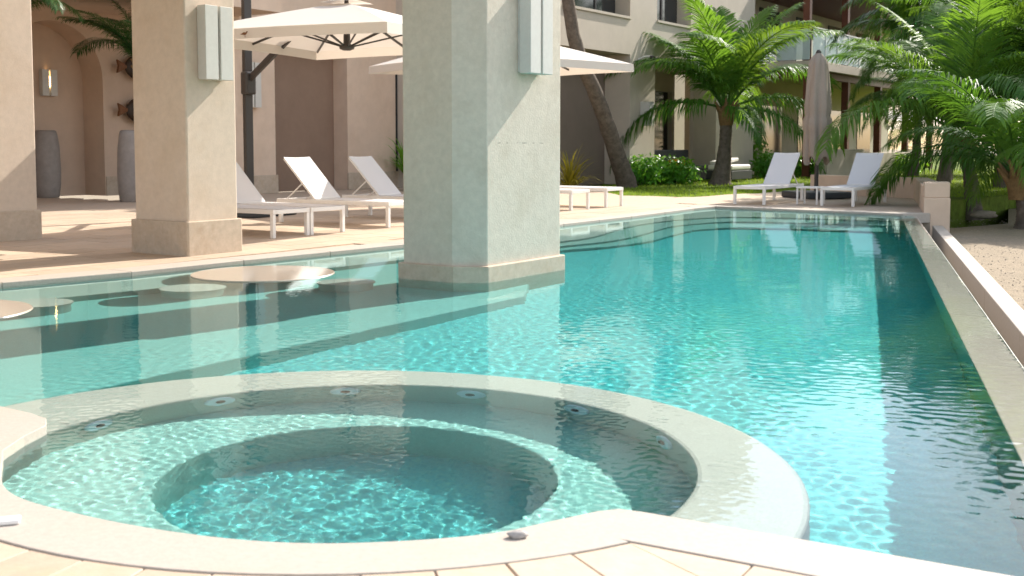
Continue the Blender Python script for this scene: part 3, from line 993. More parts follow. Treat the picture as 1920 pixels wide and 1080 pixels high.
for py, lab in ((127, 'carved dark wooden fish on the loggia wall, the upper of two'), (207, 'carved dark wooden fish on the loggia wall, the lower of two')):
    fish(at(LO, T(LO, 231) + 0.02, 0.12, HZ(py, LO.y + 0.6)), 0.85, lab)
def pot(pos, h, r, label):
    root = empty('floor_pot', pos)
    prof = [(r * 0.80, 0), (r * 0.86, 0.02), (r * 0.97, h * 0.2), (r, h * 0.4), (r * 0.93, h * 0.75), (r * 0.80, h * 0.94), (r * 0.72, h * 0.99), (r * 0.62, h), (r * 0.6, h * 0.93), (r * 0.02, h * 0.93)]
    MB().lathe(prof, (0, 0, 0), 32).build('body', M['pot'], root)
    return tag(root, label, 'pot')
NO = LO - V * 0.36
pp1, pp2 = at(NO, T(NO, 86)), G(246, 378)
pot(pp1, 1.42, 0.29, 'tall rounded grey clay floor pot standing inside the loggia arch')
pot(pp2, 1.40, 0.25, 'tall slim grey clay floor pot below the carved fish')

# the wing with its deep bays, and the timber balcony at its far end
wg = empty('hotel_wing', at(WO, 0))
b1, b2 = T(WO, 1227), T(WO, 1342)
p2 = T(WO, 1412)
WT = 10.6
facade(WO, -5.2, p2, 0.0, WT, 0.8, [(-4.2, 0.0, 0.0, 3.62), (b1, b2, 0.0, 3.5), (-3.6, -0.02, 4.66, 6.4), (b1 + 0.1, b1 + 2.4, 4.72, 6.4)], 'stucco_w', 'wall', wg)
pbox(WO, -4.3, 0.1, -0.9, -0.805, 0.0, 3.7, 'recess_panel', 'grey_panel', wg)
for t0, t1, zz in ((-3.6, -0.02, 4.66), (b1 + 0.1, b1 + 2.4, 4.72)):
    wf = pbox(WO, t0, t1, -0.5, -0.42, zz, zz + 0.1, 'window', 'frame', wg)
    k = 3 if t1 - t0 > 3 else 2
    for i in range(k):
        a = t0 + (t1 - t0) * i / k
        b = t0 + (t1 - t0) * (i + 1) / k
        pbox(WO, a + 0.05, b - 0.05, -0.48, -0.45, zz + 0.101, 6.39, 'pane', 'dark_glass', wf)
        pbox(WO, a - 0.04, a + 0.045, -0.5, -0.42, zz + 0.101, 6.39, 'mullion', 'frame', wf)
    pbox(WO, t0 - 0.02, t1 + 0.02, -0.4, 0.05, zz - 0.07, zz - 0.003, 'sill', 'stucco_w', wg)
# inside the second bay
facade(WO, b1 - 0.3, b2 + 1.5, 0.0, 3.5, 0.25, [(T(WO, 1252) + 1.15, T(WO, 1275) + 1.2, 0.02, 2.9), (b2 - 0.1, b2 + 1.3, 0.02, 2.9)], 'stucco_w', 'inner_wall', wg, n0=-2.2)
d1 = pbox(WO, T(WO, 1252) + 1.1, T(WO, 1275) + 1.3, -2.42, -2.36, 0.0, 2.95, 'door', 'dark_glass', wg)
d2 = pbox(WO, b2 - 0.15, b2 + 1.35, -2.42, -2.36, 0.0, 2.95, 'door', 'dark_glass', wg)
pbox(WO, b1 - 0.2, b2 + 1.6, -2.5, -0.81, 3.502, 3.6, 'bay_ceiling', 'stucco_w', wg)
pbox(WO, b2, p2, 0.001, 0.06, 0.0, 0.45, 'plinth', 'plinth', wg, 0.01)
pbox(WO, -5.2, 40, -10, -9.9, 0, WT, 'back_wall', 'stucco_w', wg)
pbox(WO, -5.4, p2 + 0.2, -9.9, 0.3, WT, WT + 0.35, 'roof', 'stucco_w', wg)
pbox(WO, -5.2, -4.8, -9.9, -0.81, 0, WT, 'end_wall', 'stucco_w', wg)
# balcony end
bt = 10.3
pbox(WO, p2 + 0.002, 34, -2.6, -2.4, 0.0, WT, 'set_back_wall', 'stucco_w', wg)
sl = pbox(WO, bt, 34, -2.38, 1.7, 3.72, 4.02, 'balcony_slab', 'stucco_w', wg, 0.01)
pbox(WO, bt + 0.15, 34, 1.25, 1.5, 3.46, 3.716, 'beam', 'wood', sl)
pbox(WO, bt + 0.15, bt + 0.4, -2.3, 1.24, 3.46, 3.716, 'beam', 'wood', sl)
pbox(WO, bt - 0.3, 34, -2.38, 2.0, 6.9, 7.2, 'eaves', 'wood', wg)
for i in range(5):
    t0 = bt + 0.15 + i * 4.2
    pbox(WO, t0, t0 + 0.26, 1.24, 1.5, 0.0, 3.46, 'post', 'wood', wg, 0.01)
    pbox(WO, t0, t0 + 0.24, 1.2, 1.44, 4.02, 6.9, 'post', 'wood', wg, 0.01)
    if i:
        pbox(WO, t0 + 1.2, t0 + 3.4, -2.398, -2.36, 0.05, 2.7, 'door', 'dark_glass', wg)
        pbox(WO, t0 + 0.8, t0 + 3.0, -2.398, -2.36, 4.1, 6.6, 'door', 'dark_glass', wg)
for i in range(13):
    t0 = bt + 0.05 + i * 1.3
    gp = pbox(WO, t0, t0 + 1.26, 1.60, 1.62, 4.06, 5.12, 'glass_panel', 'glass', wg)
    pbox(WO, t0 + 1.262, t0 + 1.298, 1.58, 1.64, 4.02, 5.14, 'rail_post', 'white_metal', wg)
pbox(WO, bt, 34, 1.585, 1.645, 5.142, 5.18, 'handrail', 'white_metal', wg)
for i in range(3):
    gp = pbox(WO, bt + 0.04, bt + 0.06, -2.2 + i * 1.25, -1.0 + i * 1.25, 4.06, 5.12, 'glass_panel', 'glass', wg)
pbox(WO, 10.0, 14.2, 1.9, 2.3, -0.02, 0.95, 'planter_wall', 'stucco_w', wg, 0.01)
pbox(WO, 16.0, 22, 1.9, 2.3, -0.02, 0.8, 'planter_wall', 'stucco_w', wg, 0.01)
tag(wg, 'pale two-storey hotel wing with deep bays and a glass-railed timber balcony', 'building')
sconce(at(WO, T(WO, 1204), 0.0, HZ(236, WO.y + 0.6)), 'pale box wall light on the hotel wing pier behind the leaning palm', h=0.68, w=0.3, d=0.3)
# surveillance camera on its bent arm
sec = empty('security_camera', at(WO, T(WO, 1196), 0.0, HZ(106, WO.y)))
MB().tube([(0, 0, -0.05), tuple(V * 0.18 + Vector((0, 0, 0.02))), tuple(V * 0.42 + Vector((0, 0, 0.03)))], 0.022, 8).build('arm', M['white_metal'], sec)
hd = V * 0.42 + Vector((0, 0, 0.0))
MB().bar(hd - U * 0.05, hd + U * 0.30 - Vector((0, 0, 0.06)), 0.10, 0.10).build('body', M['dark_metal'], sec, bevel=0.02)
tag(sec, 'small surveillance camera on a bent arm fixed to the hotel wing', 'camera')
# things in the bay
bn = empty('low_bench', at(WO, b1 + 1.9, -0.4, 0))
for nm, a in (('seat', (b1 + 0.25, b1 + 4.0, -0.75, -0.05, 0.34, 0.46)), ('backrest', (b1 + 0.25, b1 + 4.0, -0.95, -0.78, 0.46, 0.95)), ('base', (b1 + 0.4, b1 + 3.85, -0.7, -0.15, 0.0, 0.338))):
    pbox(WO, *a, nm, 'dark_rubber', bn, 0.02)
tag(bn, 'long dark bench in the shaded bay behind the bright green shrubs', 'bench')
oc = MB().box((0, 0, 0.22), (0.75, 0.22, 0.44)).build('cushion', M['orange'], bevel=0.06, seg=3, loc=at(WO, T(WO, 1252) - 0.1, 0.35, 0.25), rz=YAW_U)
tag(oc, 'orange cushion behind the bright green shrubs', 'cushion')
db = empty('daybed', at(WO, T(WO, 1312), 1.0, 0), YAW_U)
MB().box((0, 0, 0.42), (1.5, 0.8, 0.16)).build('mattress', M['white_metal'], db, bevel=0.05, seg=3)
MB().box((0, 0, 0.19), (1.6, 0.85, 0.26)).build('base', M['dark_rubber'], db, bevel=0.01)
MB().bar((-0.6, 0.2, 0.56), (0.75, 0.2, 0.66), 0.4, 0.1).build('folded_towel', M['white_metal'], db, bevel=0.03)
tag(db, 'white cushioned daybed on a dark base beside the coconut palm trunk', 'daybed')

# ---------------------------------------------------------------- sun loungers
def lounger(back_deg):
    """origin at the foot's near corner on the ground; local x = across, local y = from the foot towards the head"""
    r = empty('sun_lounger')
    Wd, Ln, Hs, tk = 0.62, 2.1, 0.345, 0.045
    fm = MB()
    for x in (tk / 2, Wd - tk / 2):
        fm.bar((x, 0.0, Hs - 0.03), (x, Ln, Hs - 0.03), tk, 0.055)
    for y in (tk / 2 - 0.001, Ln - tk / 2 + 0.001):
        fm.bar((tk + 0.001, y, Hs - 0.031), (Wd - tk - 0.001, y, Hs - 0.031), tk, 0.05)
    fm.bar((tk + 0.001, 1.40, Hs - 0.035), (Wd - tk - 0.001, 1.40, Hs - 0.035), 0.03, 0.03)
    fm.build('frame', M['white_metal'], r, bevel=0.004)
    for x in (tk / 2, Wd - tk / 2):
        for y in (0.03, Ln - 0.06):
            MB().box((x, y, (Hs - 0.058) / 2), (tk + 0.004, tk + 0.004, Hs - 0.058)).build('leg', M['white_metal'], r, bevel=0.004)
    yb = 1.40
    s = MB()
    n = 8
    vs, fs = [], []
    for i in range(n + 1):
        y = 0.01 + (yb - 0.02) * i / n
        for j in range(7):
            u = j / 6
            sag = 0.018 * math.sin(math.pi * u) * (0.5 + 0.5 * math.sin(math.pi * i / n))
            vs.append((0.02 + (Wd - 0.04) * u, y, Hs + 0.004 - sag))
    for i in range(n):
        for j in range(6):
            a = i * 7 + j
            fs.append((a, a + 1, a + 8, a + 7))
    s.add(vs, fs, True)
    s.build('seat_sling', M['sling'], r)
    a = math.radians(back_deg)
    bl = 0.83 if back_deg > 2 else 0.66
    d = Vector((0, math.cos(a), math.sin(a)))
    nrm = Vector((0, -math.sin(a), math.cos(a)))
    b0 = Vector((0, yb, Hs - 0.005))
    bk = MB()
    for x in (0.065, Wd - 0.065):
        bk.bar(b0 + Vector((x, 0, 0)), b0 + Vector((x, 0, 0)) + d * bl, 0.03, 0.03)
    for k in (0.02, 0.98):
        bk.bar(b0 + Vector((0.081, 0, 0)) + d * bl * k, b0 + Vector((Wd - 0.081, 0, 0)) + d * bl * k, 0.028, 0.028)
    bo = bk.build('backrest', M['white_metal'], r, bevel=0.003)
    sl_ = MB()
    vs = []
    for i in range(7):
        for j in range(5):
            u, w_ = j / 4, i / 6
            p = b0 + d * (bl * w_ + (0.012 if i == 6 else 0)) + nrm * (0.021 - 0.012 * math.sin(math.pi * u)) + Vector((0.045 + (Wd - 0.09) * u, 0, 0))
            vs.append(p)
    sl_.add(vs, [(i * 5 + j, i * 5 + j + 1, i * 5 + j + 6, i * 5 + j + 5) for i in range(6) for j in range(4)], True)
    sl_.build('back_sling', M['sling'], bo)
    if back_deg > 5:
        for x in (0.085, Wd - 0.085):
            MB().bar(b0 + Vector((x, 0, 0)) + d * bl * 0.42 - nrm * 0.02, Vector((x, 2.0, Hs - 0.03)), 0.016, 0.016).build('prop', M['white_metal'], r)
    return r
LYAW = math.atan2(U.y, U.x)
L0 = G(513, 447.5)
def put_left(o, k):
    o.location = (L0 + U * k)
    o.rotation_euler.z = LYAW
up_l = lounger(44)
put_left(up_l, 0.0)
tag(up_l, 'white sun lounger, back raised, partly behind the deck column at the pool edge', 'sun lounger', 'sun loungers')
flat = lounger(0)
put_left(flat, 6.93)
tag(flat, 'white flat sun lounger whose foot end stands beside the yellow strap-leaved plant', 'sun lounger', 'sun loungers')
for k, lab in ((0.645, 'white sun lounger set close alongside the one behind the deck column'), (2.13, 'white sun lounger, back raised high, in front of the recessed brown bay'), (3.52, 'white sun lounger, back raised, half hidden by the column in the pool'),
               (8.15, 'white sun lounger whose foot end is nearest the leaning palm trunk')):
    o = copy_tree(up_l if k < 6 else flat)
    put_left(o, k)
    o['label'] = lab
R1, R2 = G(1374.5, 383), G(1537.5, 386)
up_r = lounger(46)
rv = -math.atan2(V.x, V.y) + math.radians(0)
for o, p, lab in ((up_r, R1, 'white sun lounger, back raised, at the far pool end, lawn side of the closed parasol'), (copy_tree(up_r), R2, 'white sun lounger, back raised, at the far pool end beside the low stucco wall')):
    o.location = p
    # foot edge runs along V, head points along U
    o.rotation_euler.z = math.atan2(V.y, V.x)
    tag(o, lab, 'sun lounger', 'sun loungers')
st = empty('side_table', G(1493, 383), math.atan2(V.y, V.x))
MB().box((0.20, 0.22, 0.315), (0.42, 0.45, 0.03)).build('table_top', M['white_metal'], st, bevel=0.004)
for x in (0.012, 0.388):
    for y in (0.018, 0.422):
        MB().box((x, y, 0.15), (0.03, 0.03, 0.299)).build('leg', M['white_metal'], st)
tag(st, 'low white side table between the two loungers at the far pool end', 'table')

# ---------------------------------------------------------------- parasols
def canopy(root, c, side, ang, rim, apex, val, m):
    n = 8
    top, vl = MB(), MB()
    hs_ = side / 2
    per = []
    for k, (a, b) in enumerate((((-1, -1), (1, -1)), ((1, -1), (1, 1)), ((1, 1), (-1, 1)), ((-1, 1), (-1, -1)))):
        for i in range(n):
            t = i / n
            per.append(((a[0] + (b[0] - a[0]) * t) * hs_, (a[1] + (b[1] - a[1]) * t) * hs_, t))
    rings = 7
    vs = []
    for r in range(rings + 1):
        f = 0.05 + 0.95 * r / rings
        for x, y, t in per:
            e = math.sin(math.pi * t)                     # cloth sags between the ribs and curves in at the edge
            z = apex - (apex - rim) * (f ** 1.12) - 0.05 * e * f * (1 - f) * 2 + 0.02 * e * f
            s_ = 1 - 0.025 * e * f
            vs.append((x * f * s_, y * f * s_, z))
    m_ = len(per)
    fs = [(r * m_ + i, r * m_ + (i + 1) % m_, (r + 1) * m_ + (i + 1) % m_, (r + 1) * m_ + i) for r in range(rings) for i in range(m_)]
    top.add(vs, fs, False)
    R = Matrix.Rotation(ang, 4, 'Z')
    o = top.build('canopy', M[m], root)
    edge = vs[-m_:]
    vv = [(x, y, z + 0.004) for x, y, z in edge] + [(x * 1.004, y * 1.004, z - val) for x, y, z in edge]
    vl.add(vv, [(i, (i + 1) % m_, m_ + (i + 1) % m_, m_ + i) for i in range(m_)], False)
    v = vl.build('valance', M[m], o)
    cap = MB()
    vs2 = [(x * 0.16 / hs_ * hs_ * 1.0, y * 0.16, apex + 0.035 - 0.10 * math.hypot(x, y) / hs_ * 0.3) for x, y, t in per]
    cap.add([(0, 0, apex + 0.07)] + vs2, [(0, 1 + i, 1 + (i + 1) % m_) for i in range(m_)])
    cap.build('vent_cap', M[m], root)
    return o
def open_parasol(c, side, ang, rim, apex, pole, label):
    """cantilever parasol; pole = foot of its mast"""
    r = empty('cantilever_parasol', c)
    r.rotation_euler.z = ang
    canopy(r, c, side, ang, rim, apex, 0.13, 'canvas')
    MB().lathe([(0.05, 0), (0.10, 0.02), (0.11, 0.06), (0.05, 0.09), (0.03, apex - rim + 0.20)], (0, 0, rim - 0.16), 16).build('hub', M['dark_metal'], r)
    hs_ = side / 2
    for i, (x, y) in enumerate(((1, 1), (-1, 1), (-1, -1), (1, -1), (1, 0), (0, 1), (-1, 0), (0, -1))):
        q = Vector((x * hs_ * 0.97, y * hs_ * 0.97, rim - 0.015))
        p = Vector((x * 0.05, y * 0.05, apex - 0.05))
        rb = MB().bar(p, q, 0.022, 0.03).build('rib', M['dark_metal'], r)
        mid = p.lerp(q, 0.52) - Vector((0, 0, 0.02))
        MB().bar(Vector((x * 0.07, y * 0.07, rim - 0.10)), mid, 0.016, 0.022).build('strut', M['dark_metal'], rb)
    Ri = Matrix.Rotation(-ang, 3, 'Z')
    f = Ri @ (pole - Vector(c))
    d = -Vector((f.x, f.y, 0)).normalized()
    MB().box((f.x, f.y, 1.9), (0.10, 0.13, 3.8), math.atan2(d.y, d.x)).build('mast', M['dark_metal'], r, bevel=0.01)
    MB().bar(Vector((f.x, f.y, 3.72)), Vector((0, 0, apex + 0.12)), 0.06, 0.07).build('upper_arm', M['dark_metal'], r)
    MB().bar(Vector((f.x, f.y, 2.12)) + d * 0.02, Vector((f.x, f.y, 2.70)) + d * 1.35, 0.06, 0.10).build('lower_arm', M['dark_metal'], r, bevel=0.01)
    MB().box((f.x + d.x * 0.03, f.y + d.y * 0.03, 2.08), (0.20, 0.18, 0.36), math.atan2(d.y, d.x)).build('slide_grip', M['dark_metal'], r, bevel=0.03)
    MB().bar(Vector((f.x, f.y, 2.2)) + d * 0.1, Vector((f.x, f.y, 2.26)) + d * 0.38, 0.03, 0.025).build('crank_handle', M['dark_metal'], r, bevel=0.008)
    for s1 in (-1, 1):
        for s2 in (-1, 1):
            MB().box((f.x + s1 * 0.27, f.y + s2 * 0.27, 0.05), (0.52, 0.52, 0.10)).build('base_block', M['dark_rubber'], r, bevel=0.02)
    tag(r, label, 'parasol', 'open cantilever parasols')
    return r
u1c = Vector((-2.27, 15.9, 0))
par1 = open_parasol(u1c, 3.3, math.radians(-25.2), 2.57, 3.06, G(468, 404), 'open off-white square cantilever parasol over the loungers by the deck column')
par2 = open_parasol(Vector((-0.22, 20.2, 0)), 3.3, math.radians(38), 2.50, 3.05, Vector((-1.9, 22.6, 0)), 'open off-white square cantilever parasol mostly hidden behind the column in the pool')
# small bird emblem printed on the valance near the deck column
val = [c for c in par1.children if c.name.startswith('canopy')][0]
bird = MB()
def bird_at(p, right, s):
    upv = Vector((0, 0, 1))
    for poly in ([(-.5, .1), (-.15, .28), (.2, .22), (.42, .42), (.62, .36), (.5, .2), (.3, -.1), (-.1, -.18)], [(-.9, .02), (-.5, .1), (-.1, -.1), (-.45, -.1)], [(0, -.18), (.05, -.18), (.08, -.5), (.03, -.5)], [(.15, -.15), (.2, -.13), (.25, -.5), (.2, -.5)]):
        bird.add([p + right * x * s + upv * y * s for x, y in poly], [tuple(range(len(poly)))])
edge_a, edge_b = Vector((-1.65, -1.65, 0)), Vector((1.65, -1.65, 0))
bird_at(Vector((-0.44, -1.635, 2.51)), Vector((1, 0, 0)), 0.085)
for i, v_ in enumerate(bird.v): bird.v[i] = (v_[0], v_[1] - 0.02, v_[2])
bird.build('bird_emblem', M['fish_tail'], val)

def closed_parasol(c, label):
    r = empty('closed_parasol', c)
    MB().box((0, 0, 0.07), (1.05, 1.05, 0.14), 0.3).build('base', M['dark_rubber'], r, bevel=0.03)
    MB().tube([(0, 0, 0.14), (0, 0, 1.6), (0, 0, 3.05)], 0.045, 10).build('pole', M['dark_metal'], r)
    cl = MB()
    n, k = 48, 26
    vs = []
    for i in range(k + 1):
        z = 0.78 + (3.02 - 0.78) * i / k
        f = i / k
        R = 0.30 * (1 - f) ** 0.45 * 0.55 + 0.125
        if f > 0.94: R *= (1 - (f - 0.94) / 0.06 * 0.55)
        R *= 1 - 0.12 * math.exp(-((f - 0.43) / 0.03) ** 2)           # tie strap
        step = 0.03 if f < 0.30 else 0.0
        for j in range(n):
            a = 2 * math.pi * j / n
            fold = 0.42 * (abs(math.cos(a * 3 + 0.5 * math.sin(f * 4))) - 0.62) + 0.07 * math.cos(a * 13 + f * 3)
            zz = z + (0.10 * math.cos(a * 6 + 1.0) if i == 0 else 0)
            rr = (R - step) * (1 + fold * (1 - 0.5 * f))
            vs.append((rr * math.cos(a), rr * math.sin(a), zz))
    cl.add(vs, [(i * n + j, i * n + (j + 1) % n, (i + 1) * n + (j + 1) % n, (i + 1) * n + j) for i in range(k) for j in range(n)], True)
    cl.add(vs[-n:], [tuple(range(n))])
    o = cl.build('folded_canopy', M['taupe'], r)
    MB().lathe([(0.175, 0), (0.182, 0.01), (0.182, 0.07), (0.175, 0.08)], (0, 0, 1.70), 24).build('tie_strap', M['taupe'], o)
    MB().lathe([(0.05, 0), (0.06, 0.02), (0.03, 0.07)], (0, 0, 3.02), 12).build('finial', M['dark_metal'], r)
    return tag(r, label, 'parasol')
closed_parasol(G(1530, 371), 'closed taupe parasol tied up on a dark base between the far loungers')

# ---------------------------------------------------------------- in-pool tables and stools, spa jets, small finds
def pool_table(c, R, label):
    r = empty('pool_table', (c[0], c[1], -0.56))
    z = WL + 0.548
    receiver(MB().lathe([(R * 0.97, z - 0.02), (R, z - 0.012), (R, z + 0.012), (R * 0.985, z + 0.02)], (0, 0, 0), 72).build('table_top', M['wet_stone'], r))
    receiver(MB().lathe([(0.24, 0.0), (0.24, z - 0.022)], (0, 0, 0), 32).build('pedestal', M['plaster'], r))
    return tag(r, label, 'table', 'stone tables standing in the pool')
pool_table((-2.24, 10.27), 0.64, 'round stone table top level with the water, in front of the deck column')
pool_table((-4.02, 7.86), 0.66, 'round stone table top level with the water, cut by the picture edge beside a lone stool')
tb2 = bpy.data.objects.get('pool_table.001')
tb2['label'] = 'round stone table top level with the water, beside the lone submerged stool'
def stool(c, R, label):
    r = empty('submerged_stool', (c[0], c[1], -0.56))
    receiver(MB().lathe([(R * 0.97, 0.37), (R, 0.38), (R, 0.43), (R * 0.97, 0.44)], (0, 0, 0), 48).build('seat', M['plaster'], r))
    receiver(MB().lathe([(R * 0.93, 0.0), (R * 0.93, 0.369)], (0, 0, 0), 40).build('base', M['plaster'], r))
    return tag(r, label, 'stool', 'stools under the water')
stool((-3.52, 8.45), 0.25, 'round stone stool under water standing alone by the outer stone table')
stool((-2.62, 9.35), 0.27, 'round stone stool under water in front of the stone table near the deck column')
stool((-1.42, 9.75), 0.25, 'round stone stool under water between the stone table and the pool column')
for jn, (px, py) in zip(('first', 'second', 'third', 'fourth', 'fifth', 'sixth'), ((140, 805), (380, 755), (635, 733), (890, 740), (1108, 770), (1270, 838))):
    p = G(px, py, WL)
    a = math.atan2(p.y + 0.22 - SPA_IN[1], p.x - SPA_IN[0])
    j = empty('spa_jet', (SPA_IN[0] + math.cos(a) * (SPA_IN_R - 0.002), SPA_IN[1] + math.sin(a) * (SPA_IN_R - 0.002), WL - 0.14), a + math.pi)
    for nm, r0, d0, mm in (('flange', 0.075, 0.014, 'blue'), ('nozzle', 0.024, 0.024, 'dark_rubber')):
        q = MB().lathe([(r0, 0.0), (r0, d0 * 0.6), (r0 * 0.85, d0)], (0, 0, 0), 20)
        q.v = [(z, x, y) for x, y, z in q.v]
        q.build(nm, M[mm], j)
    tag(j, jn + ' round jet in the spa wall, counted from the rounded coping tip', 'spa jet', 'jets round the spa wall')
sh = MB()
rnd = random.Random(5)
def pebble(c, r, sc, seed):
    rr = random.Random(seed)
    mb = MB()
    vs, n, m_ = [], 7, 10
    for i in range(n + 1):
        th = math.pi * i / n
        for k in range(m_):
            ph = 2 * math.pi * k / m_
            f = 1 + rr.uniform(-0.18, 0.18)
            vs.append((c[0] + r * sc[0] * f * math.sin(th) * math.cos(ph), c[1] + r * sc[1] * f * math.sin(th) * math.sin(ph), c[2] + r * sc[2] * (f * math.cos(th) + 0.8)))
    mb.add(vs, [(i * m_ + k, (i + 1) * m_ + k, (i + 1) * m_ + (k + 1) % m_, i * m_ + (k + 1) % m_) for i in range(n) for k in range(m_)], True)
    return mb
ps = G(970, 1008)
tag(pebble((0, 0, 0), 0.026, (1.1, 0.7, 0.45), 3).build('shell', M['shell_stone'], loc=ps), 'small broken shell lying on the curved coping of the spa', 'shell')
tg = G(4, 982)
tag(MB().box((0, 0, 0.008), (0.10, 0.05, 0.014)).build('white_chip', M['white_metal'], bevel=0.004, loc=tg, rz=0.3), 'flat white chip of stone lying on the curved coping', 'stone chip')

# ---------------------------------------------------------------- palms
def frond_mesh(seed, L, p0, droop, leaf, n=46, hang=0.5, m='frond', width=0.045):
    """one pinnate leaf along local +x from the crown; p0 = starting pitch, droop = total bend"""
    rr = random.Random(seed)
    pts, tans = [], []
    x = z = 0.0
    S = 24
    side = rr.uniform(-0.25, 0.25)
    y = 0.0
    for i in range(S + 1):
        s_ = i / S
        a = p0 - droop * s_ ** 1.25
        pts.append(Vector((x, y, z)))
        tans.append(Vector((math.cos(a), side * s_, math.sin(a))).normalized())
        x += math.cos(a) * L / S
        z += math.sin(a) * L / S
        y += side * s_ * L / S
    mb = MB()
    mb.tube(pts[::2], [0.028 * (1 - 0.88 * i / (S // 2)) for i in range(S // 2 + 1)], 5, cap=False)
    down = Vector((0, 0, -1))
    for i in range(n):
        s_ = 0.12 + 0.88 * (i + rr.uniform(-.3, .3)) / n
        s_ = min(max(s_, 0.1), 0.995)
        k = min(int(s_ * S), S - 1)
        f = s_ * S - k
        p = pts[k].lerp(pts[k + 1], f)
        t = tans[k].lerp(tans[k + 1], f).normalized()
        sd = t.cross(Vector((0, 0, 1)))
        sd = sd.normalized() if sd.length > 0.05 else Vector((0, 1, 0))
        nr = sd.cross(t).normalized()
        ll = leaf * (0.45 + 0.75 * math.sin(math.pi * min(1, 0.18 + 0.86 * s_)) ** 0.8) * rr.uniform(0.82, 1.1)
        for sg in (-1, 1):
            if rr.random() < 0.05: continue
            fw = 0.45 + 0.75 * s_ + rr.uniform(-.12, .12)
            d = (sd * sg + t * fw + nr * (0.28 - 0.2 * s_) + Vector((rr.uniform(-.1, .1),) * 3)).normalized()
            d2 = (d * (1 - hang) + down * hang + Vector((rr.uniform(-.12, .12), rr.uniform(-.12, .12), 0))).normalized()
            d3 = (d2 * 0.55 + down * 0.6 * (0.4 + hang)).normalized()
            w = width * rr.uniform(0.8, 1.15)
            wv = d.cross(nr)
            wv = (wv.normalized() if wv.length > 0.05 else t) * w / 2
            a0 = p
            a1 = a0 + d * ll * 0.38
            a2 = a1 + d2 * ll * 0.36
            a3 = a2 + d3 * ll * 0.26
            mb.add([a0 - wv * 0.5, a0 + wv * 0.5, a1 + wv, a1 - wv, a2 + wv * 0.8, a2 - wv * 0.8, a3], [(0, 1, 2, 3), (3, 2, 4, 5), (5, 4, 6)])
    me = mb.mesh('frond')
    me.materials.append(M[m])
    return me
FR = {}
def fronds(kind):
    if kind in FR: return FR[kind]
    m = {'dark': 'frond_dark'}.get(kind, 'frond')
    L, leaf = {'hero': (2.7, 0.72), 'big': (3.9, 0.95), 'low': (3.6, 0.9), 'dark': (3.6, 0.9)}.get(kind, (2.7, 0.7))
    out = []
    for i, (p0, dr, hg) in enumerate(((80, 45, .22), (68, 75, .30), (55, 95, .40), (40, 105, .5), (22, 105, .6), (5, 85, .68), (62, 60, .3), (30, 95, .55))):
        out.append(frond_mesh(100 * len(FR) + i, L * (0.9 if p0 > 75 else 1), math.radians(p0), math.radians(dr), leaf, 84, hg * 0.9, m, 0.031))
    FR[kind] = out
    return out
def palm(foot, crown, kind, label, spec, r0=0.19, r1=0.13, bulge=1.4, scale=1.0, path=None, group='palms in the garden', seed=1, cat='palm tree'):
    """spec: list of (azimuth in degrees, layer 0 upright .. 5 hanging, length factor)"""
    rr = random.Random(seed)
    foot, crown = Vector(foot), Vector(crown)
    r = empty('palm_tree', foot)
    n = 36
    pth = []
    for i in range(n + 1):
        s_ = i / n
        if path:
            q = path(s_)
        else:
            q = foot.lerp(crown, s_) + Vector((math.sin(s_ * 3.1) * 0.05, 0, 0))
        pth.append(Vector(q) - foot)
    pth[0].z -= 0.12
    rad = []
    for i in range(n + 1):
        s_ = i / n
        q = r0 + (r1 - r0) * min(1, s_ * 1.6) + r0 * (bulge - 1) * math.exp(-s_ * 9)
        rad.append(q * (1 + 0.05 * (i % 2) + rr.uniform(-.03, .03)))
    MB().tube(pth, rad, 14).build('trunk', M['bark'], r)
    top = pth[-1]
    fb_ = MB()
    for k in range(16):
        a = k * 2.4 + rr.uniform(-.2, .2)
        e = rr.uniform(0.9, 1.35)
        d = Vector((math.cos(a) * math.cos(e), math.sin(a) * math.cos(e), math.sin(e)))
        b0 = top + Vector((math.cos(a) * r1 * 0.7, math.sin(a) * r1 * 0.7, -0.25 + 0.03 * k * 0.5))
        fb_.tube([b0, b0 + d * 0.2, b0 + d * 0.45 + Vector((math.cos(a), math.sin(a), 0)) * 0.06], [0.07, 0.05, 0.02], 5)
    fb_.tube([top - Vector((0, 0, 0.35)), top, top + Vector((0, 0, 0.3))], [r1 * 1.1, r1 * 1.45, r1 * 0.5], 12)
    fb_.build('crown_shaft', M['fibre'], r)
    fm = fronds(kind)
    for az, ly, lf in spec:
        o = bpy.data.objects.new('frond', fm[int(ly) % 8])
        COL.objects.link(o)
        o.parent = r
        o.location = top + Vector((math.cos(math.radians(az)) * 0.06, math.sin(math.radians(az)) * 0.06, 0.12))
        o.rotation_euler = (rr.uniform(-.12, .12), rr.uniform(-.08, .08), math.radians(az))
        s_ = scale * lf
        o.scale = (s_, s_ * rr.choice((-1, 1)), s_)
    return tag(r, label, cat, group)
def crown_spec(n, seed, layers=(0, 1, 1, 2, 2, 3, 3, 4, 6, 7, 4, 5)):
    rr = random.Random(seed)
    return [(k * 137.5 + rr.uniform(-14, 14), layers[k % len(layers)], rr.uniform(0.85, 1.1)) for k in range(n)]
hf = G(1350, 347, -0.03)
hero = [(186, 4, 1.05), (172, 2, 1.0), (150, 1, 1.0), (165, 6, 1.05), (-8, 4, 1.0), (8, 2, 1.0), (-25, 5, .9), (-75, 5, .6), (-60, 1, 1.0), (-130, 1, .95), (90, 0, 1.0), (60, 1, 1.0), (120, 6, 1.0), (35, 0, .95), (-20, 1, 1.0), (-150, 2, .9), (-160, 0, 1.0), (10, 0, 1.0), (75, 3, 1.0)]
palm(hf, hf + Vector((0.15, 0, HZ(212, hf.y) + 0.03)), 'hero', 'young coconut palm with a full crown on the lawn in front of the hotel wing', hero, 0.25, 0.17, 1.35, 1.42, seed=2)
